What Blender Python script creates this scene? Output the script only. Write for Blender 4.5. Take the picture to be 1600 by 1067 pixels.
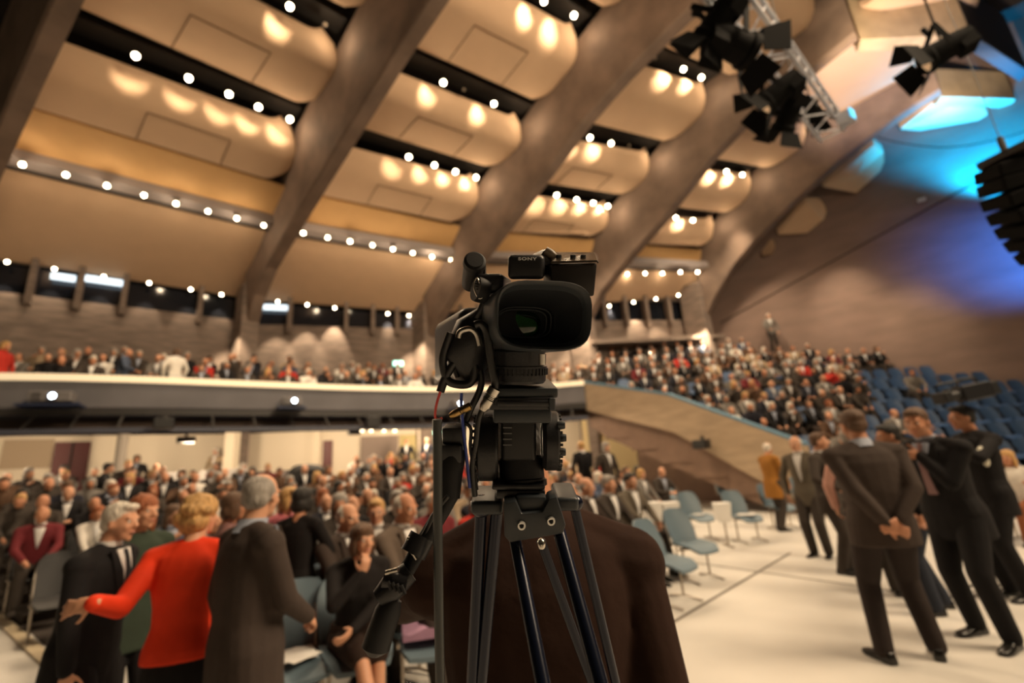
import bpy, bmesh, math, random
from mathutils import Vector, Matrix, noise
random.seed(7)
R = math.radians
sc = bpy.context.scene
for o in list(bpy.data.objects): bpy.data.objects.remove(o, do_unlink=True)
COL = sc.collection

# ------------------------------------------------------------------ camera
FPX, TILT, ROLL, EYE = 730.0, R(15.0), R(4.1), 1.6
W_ = Vector((0, math.cos(TILT), math.sin(TILT)))
_u = Vector((0, -math.sin(TILT), math.cos(TILT))); _r = Vector((1, 0, 0))
R_ = _r*math.cos(ROLL) - _u*math.sin(ROLL)
U_ = _r*math.sin(ROLL) + _u*math.cos(ROLL)
EYEP = Vector((0, 0, EYE))
cam_d = bpy.data.cameras.new('camera'); cam = bpy.data.objects.new('camera', cam_d); COL.objects.link(cam)
cam_d.sensor_width = 36.0; cam_d.lens = FPX/1600*36.0; cam_d.clip_start = 0.05; cam_d.clip_end = 200
M = Matrix((R_, U_, -W_)).transposed().to_4x4(); M.translation = EYEP
cam.matrix_world = M
sc.camera = cam
cam_d.dof.use_dof = True; cam_d.dof.focus_distance = 0.66; cam_d.dof.aperture_fstop = 2.3

# ------------------------------------------------------------------ world and exposure
wd = bpy.data.worlds.new('world'); sc.world = wd; wd.use_nodes = True
wd.node_tree.nodes['Background'].inputs[0].default_value = (1.0, 0.72, 0.45, 1)
wd.node_tree.nodes['Background'].inputs[1].default_value = 0.008
sc.view_settings.view_transform = 'Standard'; sc.view_settings.look = 'None'
sc.view_settings.gamma = 1.0; sc.view_settings.use_curve_mapping = False
sc.view_settings.exposure = 0.06
cy = sc.cycles
cy.use_denoising = True; cy.max_bounces = 6; cy.diffuse_bounces = 4; cy.glossy_bounces = 3
cy.transmission_bounces = 4; cy.sample_clamp_indirect = 4.0; cy.sample_clamp_direct = 0.0
cy.caustics_reflective = False; cy.caustics_refractive = False; cy.use_light_tree = True

def aim(o, d):
    o.rotation_euler = Vector(d).to_track_quat('-Z', 'Y').to_euler()
def light(kind, name, loc, energy, color, d=(0, 0, -1), size=0.1, angle=60, blend=0.5, size_y=None):
    l = bpy.data.lights.new(name, kind); l.energy = energy; l.color = color
    if kind == 'AREA':
        l.size = size
        if size_y: l.shape = 'RECTANGLE'; l.size_y = size_y
    elif kind == 'SPOT': l.spot_size = R(angle); l.spot_blend = blend; l.shadow_soft_size = size
    else: l.shadow_soft_size = size
    o = bpy.data.objects.new(name, l); COL.objects.link(o); o.location = loc; aim(o, d)
    return o

# hall frame: c across the hall, s towards the stage
def hall(c, s, z=0.0): return Vector((0.70711*(c+s), 0.70711*(c-s), z))
WARM = (1.0, 0.62, 0.30); WARM2 = (1.0, 0.76, 0.50)
# unseen area lights added as stage wash, behind and above the photographer
light('AREA', 'stage_fill_light', hall(8.0, 7.0, 12.0), 2300, WARM2, hall(-5.5, -12, -6.5), size=5.0)
light('AREA', 'stage_floor_light', hall(5.0, 2.0, 11.5), 380, WARM2, hall(-1.0, -5.0, -12), size=3.0)
# house lights high in the slots
for c_, s_, e_ in ((2, -13.2, 900), (8.5, -11.8, 900), (14, -10.4, 900), (8.0, -8.6, 900), (14, -8, 900), (19, -6.5, 900), (2.0, -9.8, 900), (19, -3.5, 900)):
    light('SPOT', 'house_light', hall(c_, s_, 11.2 if s_ < -8.3 else 12.2), e_*1.5, WARM2, (0, 0, -1), size=0.25, angle=120, blend=0.8)
# blue stage light washing the right wall
light('SPOT', 'blue_stage_light', (18.3, 15.1, 9.8), 5600, (0.0, 0.42, 1.0), (0.25, 0.25, 1.9), size=0.25, angle=115, blend=0.7)
light('SPOT', 'blue_side_light', (19.0, 12.5, 7.0), 3200, (0.03, 0.20, 1.0), (0.0, 3.0, 0.6), size=0.2, angle=70, blend=0.8)

def ray(x, y): return (x-800)/FPX*R_ - (y-533.5)/FPX*U_ + W_
def atz(x, y, z):
    d = ray(x, y); return EYEP + d*((z-EYE)/d.z)
def aty(x, y, Y):
    d = ray(x, y); return EYEP + d*(Y/d.y)
def atd(x, y, depth): return EYEP + ray(x, y)*depth          # depth along the view axis
def onwall(x, y, a, b):
    a = Vector(a[:2]); b = Vector(b[:2]); t = b-a; n = Vector((-t.y, t.x)); d = ray(x, y)
    k = n.dot(a)/(n.x*d.x+n.y*d.y); return EYEP + d*k

# ------------------------------------------------------------------ materials
MATS = {}
def mat(name, col, rough=0.6, metal=0.0, emit=None, es=0.0, var=0.0, vscale=3.0, bump=0.0, bscale=20.0, spec=None, alpha=None, coat=0.0, stretch=None):
    if name in MATS: return MATS[name]
    m = bpy.data.materials.new(name); m.use_nodes = True; MATS[name] = m
    nt = m.node_tree; b = nt.nodes['Principled BSDF']
    b.inputs['Base Color'].default_value = (*col, 1); b.inputs['Roughness'].default_value = rough
    b.inputs['Metallic'].default_value = metal
    if spec is not None: b.inputs['Specular IOR Level'].default_value = spec
    if coat: b.inputs['Coat Weight'].default_value = coat
    if emit: b.inputs['Emission Color'].default_value = (*emit, 1); b.inputs['Emission Strength'].default_value = es
    tc = None
    def coord():
        t = nt.nodes.new('ShaderNodeTexCoord')
        if stretch:
            mp = nt.nodes.new('ShaderNodeMapping'); mp.inputs['Scale'].default_value = stretch
            nt.links.new(t.outputs['Object'], mp.inputs['Vector']); return mp.outputs['Vector']
        return t.outputs['Object']
    if var:
        n = nt.nodes.new('ShaderNodeTexNoise'); n.inputs['Scale'].default_value = vscale; n.inputs['Detail'].default_value = 6
        nt.links.new(coord(), n.inputs['Vector'])
        r = nt.nodes.new('ShaderNodeValToRGB'); r.color_ramp.elements[0].position = 0.3; r.color_ramp.elements[1].position = 0.7
        r.color_ramp.elements[0].color = (*[max(0, c*(1-var)) for c in col], 1)
        r.color_ramp.elements[1].color = (*[min(1, c*(1+var)) for c in col], 1)
        nt.links.new(n.outputs['Fac'], r.inputs['Fac']); nt.links.new(r.outputs['Color'], b.inputs['Base Color'])
    if bump:
        n = nt.nodes.new('ShaderNodeTexNoise'); n.inputs['Scale'].default_value = bscale; n.inputs['Detail'].default_value = 4
        nt.links.new(coord(), n.inputs['Vector'])
        bp = nt.nodes.new('ShaderNodeBump'); bp.inputs['Strength'].default_value = bump; bp.inputs['Distance'].default_value = 0.02
        nt.links.new(n.outputs['Fac'], bp.inputs['Height']); nt.links.new(bp.outputs['Normal'], b.inputs['Normal'])
    return m
CONC = mat('board marked concrete', (0.22, 0.17, 0.14), 0.85, var=0.28, vscale=1.6, bump=0.35, bscale=9, stretch=(1, 1, 5))
CONCR = mat('ribbed concrete beam', (0.21, 0.15, 0.115), 0.85, var=0.25, vscale=1.2, bump=0.3, bscale=7)
WALLC = mat('right wall concrete', (0.24, 0.165, 0.135), 0.85, var=0.12, vscale=0.8, bump=0.2, bscale=10, stretch=(1, 1, 3))
PANEL = mat('cream acoustic panel', (0.62, 0.43, 0.28), 0.8, var=0.03, vscale=2)
PANEL2 = mat('ochre acoustic board', (0.60, 0.36, 0.15), 0.8, var=0.03)
VOID = mat('dark roof void', (0.03, 0.022, 0.018), 0.9)
GREY = mat('grey painted steel beam', (0.30, 0.26, 0.25), 0.6)
DKSTEEL = mat('dark steel', (0.025, 0.022, 0.02), 0.5)
FLOORM = mat('pale stone floor', (0.60, 0.575, 0.53), 0.45, var=0.10, vscale=0.9, bump=0.05)
CARPET = mat('dark brown stalls carpet', (0.055, 0.042, 0.035), 0.95)
BALC = mat('balcony concrete', (0.13, 0.125, 0.135), 0.8, var=0.12, vscale=1.2)
WHITEW = mat('warm white plaster', (0.76, 0.66, 0.52), 0.7)
RIMM = mat('balcony rail with painted glow', (0.88, 0.76, 0.56), 0.5, emit=(1.0, 0.80, 0.50), es=0.45)  # added glow paints the light that falls on the rail
BROWNW = mat('brown recess wall', (0.22, 0.14, 0.10), 0.8, var=0.1)
GLASSM = mat('dark window glass', (0.012, 0.014, 0.02), 0.08, spec=0.6)
LAMPE = mat('lit warm lamp', (1, 0.9, 0.7), 0.5, emit=(1.0, 0.80, 0.52), es=26)
LAMPS = mat('lit small lamp', (1, 0.9, 0.7), 0.5, emit=(1.0, 0.78, 0.50), es=12)
BLACKM = mat('black plastic', (0.012, 0.012, 0.013), 0.4)

# ------------------------------------------------------------------ mesh helpers
class MB:
    def __init__(s): s.v = []; s.f = []; s.m = []
    def add(s, vs, fs, mi=0):
        o = len(s.v); s.v += [Vector(v) for v in vs]; s.f += [[i+o for i in f] for f in fs]; s.m += [mi]*len(fs); return s
    def box(s, c, d, rot=None, mi=0):
        c = Vector(c); h = Vector(d)*0.5; q = rot or Matrix.Identity(3); vs = []
        for x in (-1, 1):
            for y in (-1, 1):
                for z in (-1, 1): vs.append(c + q @ Vector((x*h.x, y*h.y, z*h.z)))
        return s.add(vs, [(0, 1, 3, 2), (4, 6, 7, 5), (0, 4, 5, 1), (2, 3, 7, 6), (0, 2, 6, 4), (1, 5, 7, 3)], mi)
    def hexa(s, b, t, mi=0):      # b, t: lists of n points (bottom, top)
        n = len(b); fs = [list(range(n))[::-1], list(range(n, 2*n))]
        for i in range(n): j = (i+1) % n; fs.append((i, j, n+j, n+i))
        return s.add(list(b)+list(t), fs, mi)
    def loft(s, rings, mi=0, caps=True, closed=True):
        n = len(rings[0]); vs = [p for r in rings for p in r]; fs = []
        for k in range(len(rings)-1):
            for i in range(n if closed else n-1):
                j = (i+1) % n; fs.append((k*n+i, k*n+j, (k+1)*n+j, (k+1)*n+i))
        if caps and closed: fs.append(list(range(n))[::-1]); fs.append([(len(rings)-1)*n+i for i in range(n)])
        return s.add(vs, fs, mi)
    def tube(s, pts, r, seg=10, mi=0, caps=True):
        pts = [Vector(p) for p in pts]; rs = r if isinstance(r, (list, tuple)) else [r]*len(pts)
        rings = []; prev = None
        for i, p in enumerate(pts):
            a = pts[max(0, i-1)]; b = pts[min(len(pts)-1, i+1)]; t = (b-a)
            t = t.normalized() if t.length > 1e-9 else Vector((0, 0, 1))
            if prev is None:
                u = t.orthogonal().normalized()
            else:
                u = (prev - t*prev.dot(t))
                u = u.normalized() if u.length > 1e-6 else t.orthogonal().normalized()
            prev = u; w = t.cross(u)
            rings.append([p + (u*math.cos(q)+w*math.sin(q))*rs[i] for q in [2*math.pi*k/seg for k in range(seg)]])
        return s.loft(rings, mi, caps)
    def cyl(s, a, b, r, r2=None, seg=16, mi=0): return s.tube([a, b], [r, r if r2 is None else r2], seg, mi)
    def lathe(s, prof, c, axis=(0, 0, 1), seg=24, mi=0):   # prof: (r, h) pairs
        ax = Vector(axis).normalized(); u = ax.orthogonal().normalized(); w = ax.cross(u); c = Vector(c)
        return s.loft([[c + ax*h + (u*math.cos(q)+w*math.sin(q))*max(r, 1e-4) for q in [2*math.pi*k/seg for k in range(seg)]] for r, h in prof], mi)
    def cap(s, a, b, r, r2=None, seg=12, mi=0):           # capsule with round ends
        a = Vector(a); b = Vector(b); r2 = r if r2 is None else r2; t = b-a; L = t.length
        if L < 1e-5: return s.ell(a, (r, r, r), seg=seg, mi=mi)
        t.normalize(); pr = []
        for k in range(0, 5): q = math.pi/2*(1-k/4.0); pr.append((r*math.cos(q), -r*math.sin(q)))
        for k in range(0, 5): q = math.pi/2*(k/4.0); pr.append((r2*math.cos(q), L + r2*math.sin(q)))
        return s.lathe(pr, a, t, seg, mi)
    def ell(s, c, rad, rot=None, seg=14, mi=0):
        c = Vector(c); q = rot or Matrix.Identity(3); rings = []; n = max(6, seg//2+1)
        for i in range(n+1):
            th = math.pi*i/n; zz = -math.cos(th); rr = max(math.sin(th), 1e-3)
            rings.append([c + q @ Vector((rad[0]*rr*math.cos(a), rad[1]*rr*math.sin(a), rad[2]*zz)) for a in [2*math.pi*k/seg for k in range(seg)]])
        return s.loft(rings, mi)
    def prism(s, poly, vec, mi=0):
        vec = Vector(vec); return s.hexa([Vector(p) for p in poly], [Vector(p)+vec for p in poly], mi)
    def mesh(s, name, mats, smooth=None, bevel=0.0, bseg=2, fixn=True):
        me = bpy.data.meshes.new(name); me.from_pydata([tuple(v) for v in s.v], [], s.f)
        for m in (mats if isinstance(mats, (list, tuple)) else [mats]): me.materials.append(m)
        me.polygons.foreach_set('material_index', s.m)
        if fixn or bevel:
            bm = bmesh.new(); bm.from_mesh(me)
            if bevel:
                bmesh.ops.remove_doubles(bm, verts=bm.verts, dist=1e-5)
                bmesh.ops.bevel(bm, geom=[e for e in bm.edges if len(e.link_faces) == 2 and e.calc_face_angle(0) > 0.6], offset=bevel, segments=bseg, affect='EDGES', profile=0.5, clamp_overlap=True)
            bmesh.ops.recalc_face_normals(bm, faces=bm.faces); bm.to_mesh(me); bm.free()
        if smooth is not None:
            me.polygons.foreach_set('use_smooth', [True]*len(me.polygons)); me.set_sharp_from_angle(angle=R(smooth))
        me.update(); return me
def link(name, me, parent=None, loc=None, rot=None):
    o = bpy.data.objects.new(name, me); COL.objects.link(o)
    if parent: o.parent = parent
    if loc is not None: o.location = loc
    if rot is not None: o.rotation_euler = rot
    return o
def build(mb, name, mats, parent=None, smooth=None, bevel=0.0, bseg=2):
    return link(name, mb.mesh(name, mats, smooth, bevel, bseg), parent)
def tag(o, label, cat, group=None, kind=None):
    if label: o['label'] = label
    if cat: o['category'] = cat
    if group: o['group'] = group
    if kind: o['kind'] = kind
    return o
def struct(mb, name, mats, label=None, smooth=None, bevel=0.0, cat='structure'):
    o = build(mb, name, mats, None, smooth, bevel); o['kind'] = 'structure'
    if label: o['label'] = label; o['category'] = cat
    return o
def empty(name, loc, rz=0.0):
    o = bpy.data.objects.new(name, None); COL.objects.link(o); o.location = loc; o.rotation_euler = (0, 0, rz); o.empty_display_size = 0.1; return o
ORD = ['first', 'second', 'third', 'fourth', 'fifth', 'sixth', 'seventh', 'eighth', 'ninth', 'tenth', 'eleventh', 'twelfth', 'thirteenth', 'fourteenth', 'fifteenth', 'sixteenth', 'seventeenth', 'eighteenth', 'nineteenth', 'twentieth']
def ordn(i):
    if i < 20: return ORD[i]
    if i >= 100: return 'hundred and '+ordn(i-100)
    if i == 99: return 'hundredth'
    tens = {2: 'twenty', 3: 'thirty', 4: 'forty', 5: 'fifty', 6: 'sixty', 7: 'seventy', 8: 'eighty', 9: 'ninety'}
    n = i+1; t, u = divmod(n, 10)
    return tens[t]+'-'+ORD[u-1] if u else tens[t][:-1]+'ieth'
# ================================================================== the hall
# concrete ribs: (s, z) of the lower right arris
RIBC = [(-1.9, 0.2, -17.0), (5.2, 0, 0), (11.6, 0, 0), (16.9, 0, 0), (21.9, 0, 0)]
def ribc(k, s): a, m, s0 = RIBC[k]; return a + m*(s-s0)
ARR = [
 [(-20.6, 8.0), (-19.5, 8.6), (-17, 9.6), (-13.5, 10.7), (-10, 11.5), (-6, 12.1), (-2, 12.6), (4, 13.0)],
 [(-18.9, 7.6), (-18.2, 8.5), (-17.1, 9.2), (-14.4, 10.0), (-12.5, 10.5), (-11.3, 10.8), (-9.7, 11.2), (-8.1, 11.6), (-6.4, 11.9), (-3, 12.4), (4, 12.9)],
 [(-16.3, 7.3), (-15.6, 7.9), (-14.4, 8.7), (-11.2, 10.3), (-8.6, 11.6), (-7.1, 12.4), (-5.5, 13.0), (-4.2, 13.35), (-3.1, 13.6), (3, 14.2)],
 [(-11.6, 7.8), (-10.8, 8.7), (-9.0, 9.9), (-7.6, 10.7), (-6.3, 11.6), (-5.1, 12.4), (-3.5, 13.2), (-1.7, 13.6), (-0.3, 14.0)],
 [(-8.4, 7.9), (-7.8, 8.7), (-6.8, 9.8), (-6.0, 10.4), (-4.1, 11.6), (-2.2, 12.6), (-0.9, 13.1), (0.0, 13.4), (1.3, 13.7)]]
# rows of the ceiling at each rib: (s, z)
ROW = {
 'W': [(-20.6, 9.0), (-19.9, 8.9), (-16.9, 8.6), (-12.3, 8.7), (-9.2, 9.1)],
 'T': [(-17.4, 10.85), (-16.6, 10.7), (-14.3, 10.4), (-10.8, 10.3), (-8.0, 10.25)],
 'P': [(-15.4, 11.3), (-15.0, 11.3), (-13.4, 11.2), (-10.4, 11.0), (-7.75, 10.9)],
 'A': [(-14.0, 12.3), (-13.6, 12.35), (-11.9, 12.1), (-9.5, 11.75), (-7.05, 11.7)],
 'A2': [(-13.0, 12.85), (-12.8, 12.85), (-11.2, 12.55), (-8.75, 12.2), (-6.45, 12.05)],
 'B': [(-10.8, 13.2), (-10.5, 13.2), (-9.4, 13.2), (-7.3, 13.05), (-5.1, 13.0)],
 'B2': [(-9.9, 13.65), (-9.6, 13.65), (-8.7, 13.8), (-6.55, 13.45), (-4.5, 13.35)],
 'C': [(-7.6, 14.3), (-7.4, 14.3), (-6.6, 14.8), (-4.7, 14.4), (-2.7, 14.0)],
 'C2': [(-6.6, 14.8), (-6.4, 14.8), (-5.7, 15.2), (-3.9, 14.6), (-2.0, 14.3)],
 'D': [(-3.4, 15.2), (-3.2, 15.2), (-2.4, 15.6), (-0.9, 15.2), (1.3, 14.9)],
 'D2': [(-2.4, 15.2), (-2.2, 15.2), (-1.4, 15.4), (0.0, 15.0), (2.0, 15.0)],
 'E': [(3.0, 16.0), (3.0, 16.0), (3.0, 16.0), (3.0, 16.0), (3.0, 16)]}
WA = Vector((9.6, 22.3)); WD = Vector((0.819, -0.574))
def wp(t, z, off=0.0): return Vector((WA.x+WD.x*t+0.574*off, WA.y+WD.y*t+0.819*off, z))
def wallc(s): return 22.56 + 0.176*(s+8.98)
RIBW = 0.42
for k in range(5):
    A = ARR[k]; mb = MB(); rings = []
    for i, (s, z) in enumerate(A):
        c = ribc(k, s); sg = -1
        h = 2.6
        rings.append([hall(c, s, z), hall(c, s, z+h), hall(c-0.75, s, z+h), hall(c-RIBW-0.10, s, z+1.15), hall(c-RIBW, s, z+0.06), hall(c-RIBW+0.06, s, z)])
    mb.loft(rings)
    struct(mb, 'ceiling_beam', CONCR, ['darkest concrete roof rib at the far left edge', 'concrete roof rib rising from the leftmost tall column', 'concrete roof rib rising from the second tall column, behind the camcorder', 'concrete roof rib passing right of the camcorder to the truss', 'concrete roof rib nearest the blue lit right wall'][k], cat='roof rib')
# columns under the ribs
for k in range(1, 5):
    s0, z0 = ARR[k][0]; c = ribc(k, s0); mb = MB(); zb = 0.0
    dp = 1.0
    def sec(z, c0, c1, sa, sb): return [hall(c0, sa, z), hall(c1, sa, z), hall(c1, sb, z), hall(c0, sb, z)]
    wl = 0.62 if k < 4 else 0.8
    mb.hexa(sec(0, c-wl, c, s0-dp, s0-0.1), sec(z0+1.6, c-wl, c, s0-dp, s0+0.05))
    struct(mb, 'column', CONC, ['', 'tall concrete column at the leftmost visible rib', 'tall concrete column left of the camcorder', 'tall concrete column right behind the camcorder hood', 'broad concrete column beside the right wall'][k], bevel=0.03, cat='column')
# panels
def panel_mesh(bay, r0, r1, flat=False, curl=True, mt=PANEL, inset=0.12, rad=0.75, thick=0.22):
    """one acoustic panel of a bay between rows r0 and r1: rounded right corners, lip curling up at its stage side."""
    (sa0, za0), (sa1, za1) = ROW[r0][bay], ROW[r0][bay+1] if bay < 4 else ROW[r0][4]
    (sb0, zb0), (sb1, zb1) = ROW[r1][bay], ROW[r1][bay+1] if bay < 4 else ROW[r1][4]
    def cl(s): return ribc(bay, s) + 0.0
    def cr(s): return (ribc(bay+1, s) - RIBW - inset) if bay < 3 else (21.9 - RIBW - inset if bay == 3 else wallc(s) - 0.10)
    NU, NV = 26, 18
    top = []; bot = []
    for j in range(NV+1):
        v = j/NV; vv = v
        rowb = []; rowt = []
        for i in range(NU+1):
            u = 1-(1-i/NU)**1.6
            s = (sa0*(1-u)+sa1*u)*(1-v) + (sb0*(1-u)+sb1*u)*v
            z = (za0*(1-u)+za1*u)*(1-v) + (zb0*(1-u)+zb1*u)*v
            L = abs((sb0*(1-u)+sb1*u) - (sa0*(1-u)+sa1*u))
            c0, c1 = cl(s), cr(s)
            # rounded right corners in plan
            dv = min(v, 1-v)*L; cut = 0.0
            if dv < rad: cut = rad - math.sqrt(max(0, rad*rad-(rad-dv)**2))
            if flat: cut = 0
            c = c0 + (c1-cut-c0)*u
            # lip on stage side and soft edge at right
            if curl:
                d = (1-v)*L
                z -= 0.32*v
                if d < 0.55: z += 0.42*(1-d/0.55)**2
                d = (c1-cut)-c
                if d < 0.35 and bay < 4: z += 0.22*(1-d/0.35)**2
                d = v*L
                if d < 0.12: z += 0.1*(1-d/0.12)**2
            rowb.append(hall(c, s, z)); rowt.append(hall(c, s, z+thick))
        bot.append(rowb); top.append(rowt)
    mb = MB(); n = NU+1
    vs = [p for r in bot for p in r] + [p for r in top for p in r]; o = (NV+1)*n; fs = []
    for j in range(NV):
        for i in range(NU):
            a = j*n+i; fs.append((a, a+1, a+n+1, a+n)); fs.append((o+a, o+a+n, o+a+n+1, o+a+1))
    for i in range(NU): fs.append((i, o+i, o+i+1, i+1)); a = NV*n+i; fs.append((a, a+1, o+a+1, o+a))
    for j in range(NV): a = j*n; fs.append((a, a+n, o+a+n, o+a)); a = j*n+NU; fs.append((a, o+a, o+a+n, a+n))
    mb.add(vs, fs); return mb
BAYN = ['leftmost roof bay', 'roof bay left of the camcorder', 'roof bay above the camcorder', 'roof bay right of the camcorder', 'narrow roof bay by the right wall']
PN = [('P', 'A', 'first cream panel above the grey beam'), ('A2', 'B', 'second cream panel above the grey beam'), ('B2', 'C', 'third cream panel above the grey beam'), ('C2', 'D', 'fourth cream panel above the grey beam'), ('D2', 'E', 'uppermost cream panel')]
def row_at(r, bay, u, dz=0.0):
    (a, za), (b, zb) = ROW[r][bay], ROW[r][min(4, bay+1)]
    return a+(b-a)*u, za+(zb-za)*u+dz
for bay in range(5):
    for a, b, nm in PN:
        if bay == 4: continue
        if bay == 0 and a == 'D2': continue
        mb = panel_mesh(bay, a, b)
        p = struct(mb, 'ceiling_panel', PANEL, nm+' in the '+BAYN[bay], smooth=50, cat='ceiling panel')
        if bay < 4 and a in ('P', 'A2', 'B2') and not (bay == 2 and a == 'B2') and not (bay == 3):
            # access hatch outline: a thin frame groove strip
            g = MB()
            def P(u, v, dz=-0.012):
                s = row_at(a, bay, u)[0]*(1-v)+row_at(b, bay, u)[0]*v; z = row_at(a, bay, u)[1]*(1-v)+row_at(b, bay, u)[1]*v
                c0 = ribc(bay, s); c1 = ribc(bay+1, s)-RIBW-0.28; return hall(c0+(c1-c0)*u, s, z+dz-0.32*v)
            uu = (0.36, 0.70); vv = (0.05, 0.66)
            for q in ((uu[0], vv[0], uu[0], vv[1]), (uu[1], vv[0], uu[1], vv[1]), (uu[0], vv[1], uu[1], vv[1])):
                A_, B_ = P(q[0], q[1]), P(q[2], q[3]); g.tube([A_, B_], 0.014, 4)
            build(g, 'hatch_outline', mat('brown joint', (0.16, 0.09, 0.05), 0.8), p)
    if bay < 4:
        struct(panel_mesh(bay, 'W', 'T', flat=True, curl=False, inset=-0.1, thick=0.1), 'ceiling_panel', PANEL, 'large plain lower board above the windows in the '+BAYN[bay], smooth=50, cat='ceiling panel')
        struct(panel_mesh(bay, 'T', 'P', flat=True, curl=False, inset=-0.1, thick=0.1), 'ceiling_panel', PANEL2, 'ochre strip behind the grey beam in the '+BAYN[bay], smooth=50, cat='ceiling panel')
        # grey beam with black track
        (s0, z0), (s1, z1) = ROW['T'][bay], ROW['T'][bay+1]
        c0 = ribc(bay, s0); c1 = ribc(bay+1, s1)-0.1
        def B4(c, s, z): return [hall(c, s-0.05, z-0.22), hall(c, s+0.45, z-0.16), hall(c, s+0.45, z+0.12), hall(c, s-0.05, z+0.12)]
        mb = MB().loft([B4(c0, s0, z0), B4(c1, s1, z1)])
        struct(mb, 'ceiling_beam', GREY, 'grey steel cross beam over the lamp track in the '+BAYN[bay], cat='ceiling beam')
        mb = MB().loft([[hall(c, s-0.12, z-0.27), hall(c, s+0.0, z-0.27), hall(c, s+0.0, z-0.21), hall(c, s-0.12, z-0.21)] for c, s, z in ((c0, s0, z0), (c1, s1, z1))])
        struct(mb, 'ceiling_track', DKSTEEL, 'thin black lamp track under the grey beam in the '+BAYN[bay], cat='lamp track')
# short panels between the last rib and the right wall
def zarr(k, s):
    A = ARR[k]
    for (s0, z0), (s1, z1) in zip(A, A[1:]):
        if s <= s1: return z0+(z1-z0)*(s-s0)/(s1-s0)
    return A[-1][1]+(s-A[-1][0])*0.22
def on_slope(x, y, off=0.3, k=4):
    d = ray(x, y); lo, hi = 5.0, 60.0
    for _ in range(60):
        m = (lo+hi)/2; p = EYEP+d*m; s = (p.x-p.y)*0.70711
        if p.z < zarr(k, s)+off: lo = m
        else: hi = m
    w_ = onwall(x, y, wp(0, 0), wp(9, 0)); tw_ = (w_-EYEP).length/d.length
    return EYEP+d*min(lo, tw_*0.992)
for poly, nm in (([(1190, 402), (1207, 381), (1214, 386), (1208, 398)], 'lowest short panel between the last rib and the right wall'),
                 ([(1215, 368), (1258, 316), (1284, 320), (1293, 331), (1290, 343), (1262, 366)], 'second short panel between the last rib and the right wall'),
                 ([(1285, 292), (1366, 226), (1381, 238), (1383, 252), (1376, 268), (1338, 302)], 'third short panel between the last rib and the right wall, tinted blue'),
                 ([(1405, 203), (1476, 148), (1522, 148), (1546, 178), (1530, 190), (1436, 205)], 'uppermost short panel lit bright cyan beside the right wall')):
    P = [on_slope(x, y) for x, y in poly]; mb = MB().prism(P, (0, 0, 0.35)); struct(mb, 'ceiling_panel', PANEL, nm, bevel=0.06, cat='ceiling panel')
# dark void above, with ducts
mb = MB()
mb.hexa([hall(-9, -26, 17.0), hall(27, -26, 17.0), hall(27, 6, 17.0), hall(-9, 6, 17.0)], [hall(-9, -26, 17.2), hall(27, -26, 17.2), hall(27, 6, 17.2), hall(-9, 6, 17.2)])
struct(mb, 'ceiling', VOID, 'dark roof void behind the slots between the panels', cat='ceiling')
for bay in range(4):
    for r, nm in (('A', 'lowest'), ('B', 'middle'), ('C', 'upper')):
        mb = MB()
        (s0, z0), (s1, z1) = ROW[r][bay], ROW[r][bay+1]
        c0 = ribc(bay, s0)-0.3; c1 = ribc(bay+1, s1)-0.8
        for dz, w in ((0.75, 0.5), (1.15, 0.35)):
            mb.loft([[hall(c, s-0.1, z+dz), hall(c, s+w, z+dz), hall(c, s+w, z+dz+0.14), hall(c, s-0.1, z+dz+0.14)] for c, s, z in ((c0, s0, z0), (c1, s1, z1))])
        struct(mb, 'ceiling_gantry', DKSTEEL, 'dark steel gantry inside the '+nm+' slot of the '+BAYN[bay], cat='gantry')
# ---------------- right wall
mb = MB().hexa([wp(-0.6, 0), wp(30, 0), wp(30, 0, 0.5), wp(-0.6, 0, 0.5)], [wp(-0.6, 17), wp(30, 17), wp(30, 17, 0.5), wp(-0.6, 17, 0.5)])
wr = struct(mb, 'wall_right', WALLC, 'tall board marked concrete wall at the right, blue lit at the top', cat='wall')
A_ = onwall(1125, 505, wp(0, 0), wp(9, 0)); B_ = onwall(1525, 285, wp(0, 0), wp(9, 0)); d_ = (B_-A_)
g = MB().tube([A_ - Vector((0, 0, 0)), B_ + d_*0.8], 0.035, 4); build(g, 'wall_joint', mat('dark joint', (0.05, 0.035, 0.03), 0.9), wr)
# lighting conduit and small plate on the right wall
g = MB(); pl = onwall(1440, 313, wp(0, 0), wp(9, 0)); g.box(pl, (0.25, 0.25, 0.10), Matrix.Rotation(-R(35), 3, 'Z')); tag(build(g, 'wall_lamp', mat('pale lamp plate', (0.8, 0.8, 0.8), 0.3)), 'small pale lamp plate on the blue lit concrete wall', 'lamp')
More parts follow.
